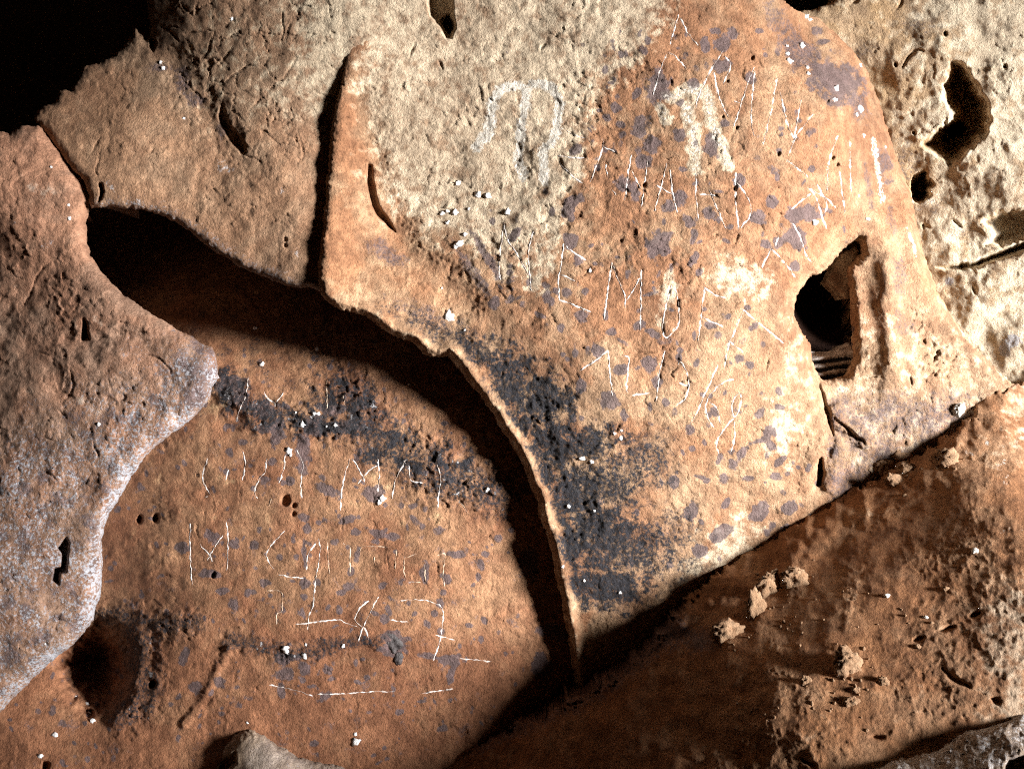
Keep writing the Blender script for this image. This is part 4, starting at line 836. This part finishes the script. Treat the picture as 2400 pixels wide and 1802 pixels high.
# ---- seen through the hole: a chamber wall coloured shade-dark, a thin pillar, banded flowstone
back = Rock('chamber_rock', (1780, 460, 2120, 960), [(1740, 420), (2160, 420), (2160, 1000), (1740, 1000)],
    [(1760, 440, -500), (2140, 440, -400), (1950, 600, -1200), (1950, 760, -1300), (1760, 960, -330), (2140, 960, -300), (1950, 900, -380)], seed=101, step=4, roll=20)
back.relief(); back.tone[:] = 0.5
back.build(M_shade_dark, 0.2, 10, label='rock coloured dark brown as shade, inside the hole, behind the banded flowstone', cat='rock')
pil = Rock('thin_rock_pillar', (1900, 520, 2020, 730), ZH((700, 380), (650, 470), (640, 560), (585, 650), (620, 690), (660, 730), (720, 800), (770, 850), (800, 830), (830, 700), (830, 520), (880, 400), (880, 300)),
    [(1960, 600, -30), (1945, 655, -35), (1985, 700, -45), (1990, 620, -40), (2000, 580, -25)], seed=111, step=2.5, roll=9, jit=(3, 2))
pil.relief(big=4, mid=4, crumple=1.5, fine=0.6); pil.pale[:] = 0.6
pil.build(M_slab, 0.08, 8, label='thin ragged rock fin hanging inside the hole', cat='rock')
M_flow = rock_material('grey_flowstone', (0.40, 0.36, 0.32), (0.34, 0.27, 0.2), (0.72, 0.70, 0.68), rough=0.5)
flow = Rock('banded_flowstone', (1870, 790, 2040, 930), ZH((395, 1340), (470, 1350), (560, 1345), (640, 1340), (720, 1300), (770, 1250), (830, 1300), (880, 1400), (860, 1560), (780, 1620), (560, 1690), (420, 1660), (380, 1500)),
    [(1900, 825, -55), (1960, 822, -50), (1995, 810, -40), (1910, 890, -30), (1990, 880, -25)], seed=121, step=2.2, roll=8, jit=(3, 2))
u_, v_ = flow.U, flow.V
band = np.sin((v_ + 0.16 * (u_ - 1900) + 4 * flow.en) / 6.2 * 2)
flow.h += 7 * band; flow.relief(big=3, mid=3, crumple=1.2, fine=0.6)
flow.pale[:] = 0.4 + 0.5 * (v_ < 838); flow.soot[:] = 0.95 * ss(0.2, -0.3, band) * ss(834, 842, v_)
flow.build(M_flow, 0.1, 8, label='black and white banded flowstone at the bottom of the see-through hole', cat='flowstone')

# ---- far rock coloured dim in the void, cave walls and ground
far = Rock('far_rock', (180, -180, 480, 320), [(270, -240), (460, -240), (480, 330), (240, 330), (262, 140), (280, 60), (262, 0)],
    [(270, -200, -420), (450, -200, -330), (270, 100, -440), (450, 100, -320), (300, 300, -420), (460, 300, -320)], seed=131, step=4, roll=30, jit=(10, 4))
far.relief(); far.build(M_shade_dark, 0.3, 20, label='rock coloured dim brown as shade, deep in the black void behind the cracked slab', cat='rock')

def cave_shell():
    nu, nv = 72, 40
    t = np.linspace(0, 2 * np.pi, nu, endpoint=False); p = np.linspace(0.02, math.pi * 0.62, nv)
    T, Pp = np.meshgrid(t, p)
    n = fbm(T * 60 + 500, Pp * 80, 40, 141, 4) * (np.sin(T * 0.5) ** 2 * 0.6 + 0.4)
    R = 1 + 0.22 * n
    x = 10.5 * np.sin(Pp) * np.cos(T) * R; y = 3.5 + 10.5 * np.sin(Pp) * np.sin(T) * R; z = 0.2 + 5.5 * np.cos(Pp) * R
    Vv = np.stack([x, y, z], -1).reshape(-1, 3)
    F = [(r * nu + c, r * nu + (c + 1) % nu, (r + 1) * nu + (c + 1) % nu, (r + 1) * nu + c) for r in range(nv - 1) for c in range(nu)]
    o = add_mesh('cave_wall', Vv, F, plain_material('cave_limestone', (0.22, 0.15, 0.10), (0.34, 0.24, 0.16), 1.5, 0.9, 0.02)); o['kind'] = 'structure'
    g = np.concatenate([-np.geomspace(24, 0.3, 40), np.linspace(-0.2, 0.2, 3), np.geomspace(0.3, 24, 40)])
    X, Y = np.meshgrid(g, g + 2)
    Zz = 0.47 + 0.10 * fbm(X * 50, Y * 50, 90, 142, 4)
    Vv = np.stack([X, Y, Zz], -1).reshape(-1, 3); m = len(g)
    F = [(r * m + c, r * m + c + 1, (r + 1) * m + c + 1, (r + 1) * m + c) for r in range(m - 1) for c in range(m - 1)]
    o = add_mesh('ground', Vv, F, plain_material('cave_earth', (0.16, 0.09, 0.05), (0.26, 0.16, 0.09), 12, 0.95, 0.01)); o['kind'] = 'structure'
cave_shell()

# ---- loose clods and stones lying on the bank
M_clod = plain_material('earth_clod', (0.28, 0.155, 0.08), (0.38, 0.24, 0.14), 90, 0.95, 0.004)
M_stone = plain_material('pale_stone', (0.58, 0.54, 0.48), (0.76, 0.74, 0.70), 70, 0.8, 0.003)
CL = [(560, 480, 26, 34, 'tall crumbly earth clod below the soft shadow edge, beside a rounder clod'), (470, 640, 20, 40, 'narrow upright earth clod leaning below the tall crumbly one'), (720, 430, 26, 24, 'rounded earth clod beside the tall crumbly one, under the spotted rock foot'), (280, 780, 30, 24, 'lumpy earth clod at the painted shadow patch where bank meets rock'),
      (1060, 980, 26, 26, 'broad crumbly clod alone in the middle of the bank'), (1080, 1225, 14, 12, 'small clod just below the broad crumbly one'), (1300, 1105, 10, 10, 'small pebble-like clod beside the broad crumbly one'), (800, 1090, 12, 9, 'small clod between the lower crumbs and the broad clod'), (1125, 1150, 9, 7, 'tiny clod touching the broad crumbly one')]
CL6 = [(1390, 1310, 26, 20, 'pale jagged clod below the small twin pillars'), (1300, 1370, 20, 16, 'knobbly clod beside the pale jagged one'), (1450, 1370, 18, 18, 'ragged clod beside the pale jagged one, farther from the pillars'), (1370, 1460, 18, 14, 'dusty clod just below the pale jagged one'), (1690, 1310, 22, 20, 'upright flaky clod between the jagged clods and the pale upper crust'), (1780, 1000, 13, 13, 'round grey stone on the shaded slope under the column')]
for i, (x, y, a, b, lab) in enumerate(CL + CL6):
    u, v = (Z9 if i < len(CL) else Z6)((x, y))[0]
    src = bank if i < len(CL) + 5 else face
    d = float(src.at(u, v)[0]); k = d / D0 / 1000
    a, b = a * 1.2, b * 1.2
    vv, f = lump(ICO4, a * k, min(a, b) * k * 0.6, b * k, 500 + i, 0.28, 2.6, low=0.55)
    c = unproject(np.array(u), np.array(v), np.array(d)); c[1] -= min(a, b) * k * 0.12
    zmin = vv[:, 2].min(); vv[:, 2] -= zmin; c[2] += zmin
    o = add_mesh('earth_clod' if 'stone' not in lab else 'stone', vv, f, M_stone if 'stone' in lab else M_clod, None, c)
    o['label'] = lab; o['category'] = 'stone' if 'stone' in lab else 'clod'; o['group'] = 'clods and stones lying on the earth bank'
for i, (x, y, r, lab) in enumerate([(1320, 540, 9, 'small white stone lying alone on the brown bank'), (1700, 495, 10, 'tan pebble on the crumbly crest of the bank'), (1890, 250, 11, 'white chip on the bright upper crust of the bank'), (1570, 680, 7, 'flat pale chip on the upper crust, beside a long sliver'), (1610, 715, 6, 'thin pale sliver on the upper crust of the bank'), (1520, 870, 10, 'slanted tan chip below the short black crack in the bank'), (1190, 1410 - 1200 + 1200, 7, 'little stone above the crusted rock edge')]):
    u, v = Z9((x, y))[0]; d = float(bank.at(u, v)[0]); k = d / D0 / 1000
    vv, f = lump(ICO3, r * .8 * k, r * .6 * k, r * .6 * k, 560 + i, 0.4, 1.5)
    c = unproject(np.array(u), np.array(v), np.array(d)); zmin = vv[:, 2].min(); vv[:, 2] -= zmin; c[2] += zmin
    o = add_mesh('stone', vv, f, M_stone if i in (0, 2, 3) else M_clod, None, c); o['label'] = lab; o['category'] = 'stone'; o['group'] = 'clods and stones lying on the earth bank'

# ---- crumbs fallen round the clods
crumb_meshes = [lump(ICO2, 1, .7, .8, 600 + i, 0.35, 1.6, low=0.3) for i in range(5)]
crumb_data = []
for vv, f in crumb_meshes:
    me = bpy.data.meshes.new('earth_crumb'); me.from_pydata([tuple(map(float, p)) for p in vv], [], [tuple(map(int, q)) for q in f]); me.materials.append(M_clod)
    me.polygons.foreach_set('use_smooth', [True] * len(me.polygons)); me.update(); crumb_data.append(me)
rng = np.random.RandomState(33)
spots = [Z9((x, y))[0] for x, y in [(560, 520), (470, 660), (720, 450), (290, 790), (1060, 1000), (1080, 1225), (700, 700), (1100, 560), (1350, 700), (520, 1300), (900, 1250)]] + [Z6((x, y))[0] for x, y in [(1390, 1340), (1450, 1400), (1690, 1330), (1330, 1400)]]
for i in range(130):
    cu, cv = spots[rng.randint(len(spots))]
    u, v = cu + rng.randn() * 30, cv + rng.randn() * 26
    if (u - 1640) * .566 + (v - 1375) * .824 < 12: continue
    r = 2.2 + 3.6 * rng.rand() ** 2; d = float(bank.at(u, v)[0]); k = d / D0 / 1000
    o = bpy.data.objects.new('earth_crumb', crumb_data[rng.randint(5)]); col.objects.link(o)
    o.location = unproject(np.array(u), np.array(v), np.array(d)); o.scale = (r * k,) * 3; o.rotation_euler = (rng.uniform(0, 6), rng.uniform(0, 6), rng.uniform(0, 6))
    o['label'] = 'tiny brown earth crumb among those scattered round the clods on the bank'; o['category'] = 'crumb'; o['group'] = 'crumbs scattered on the earth bank'
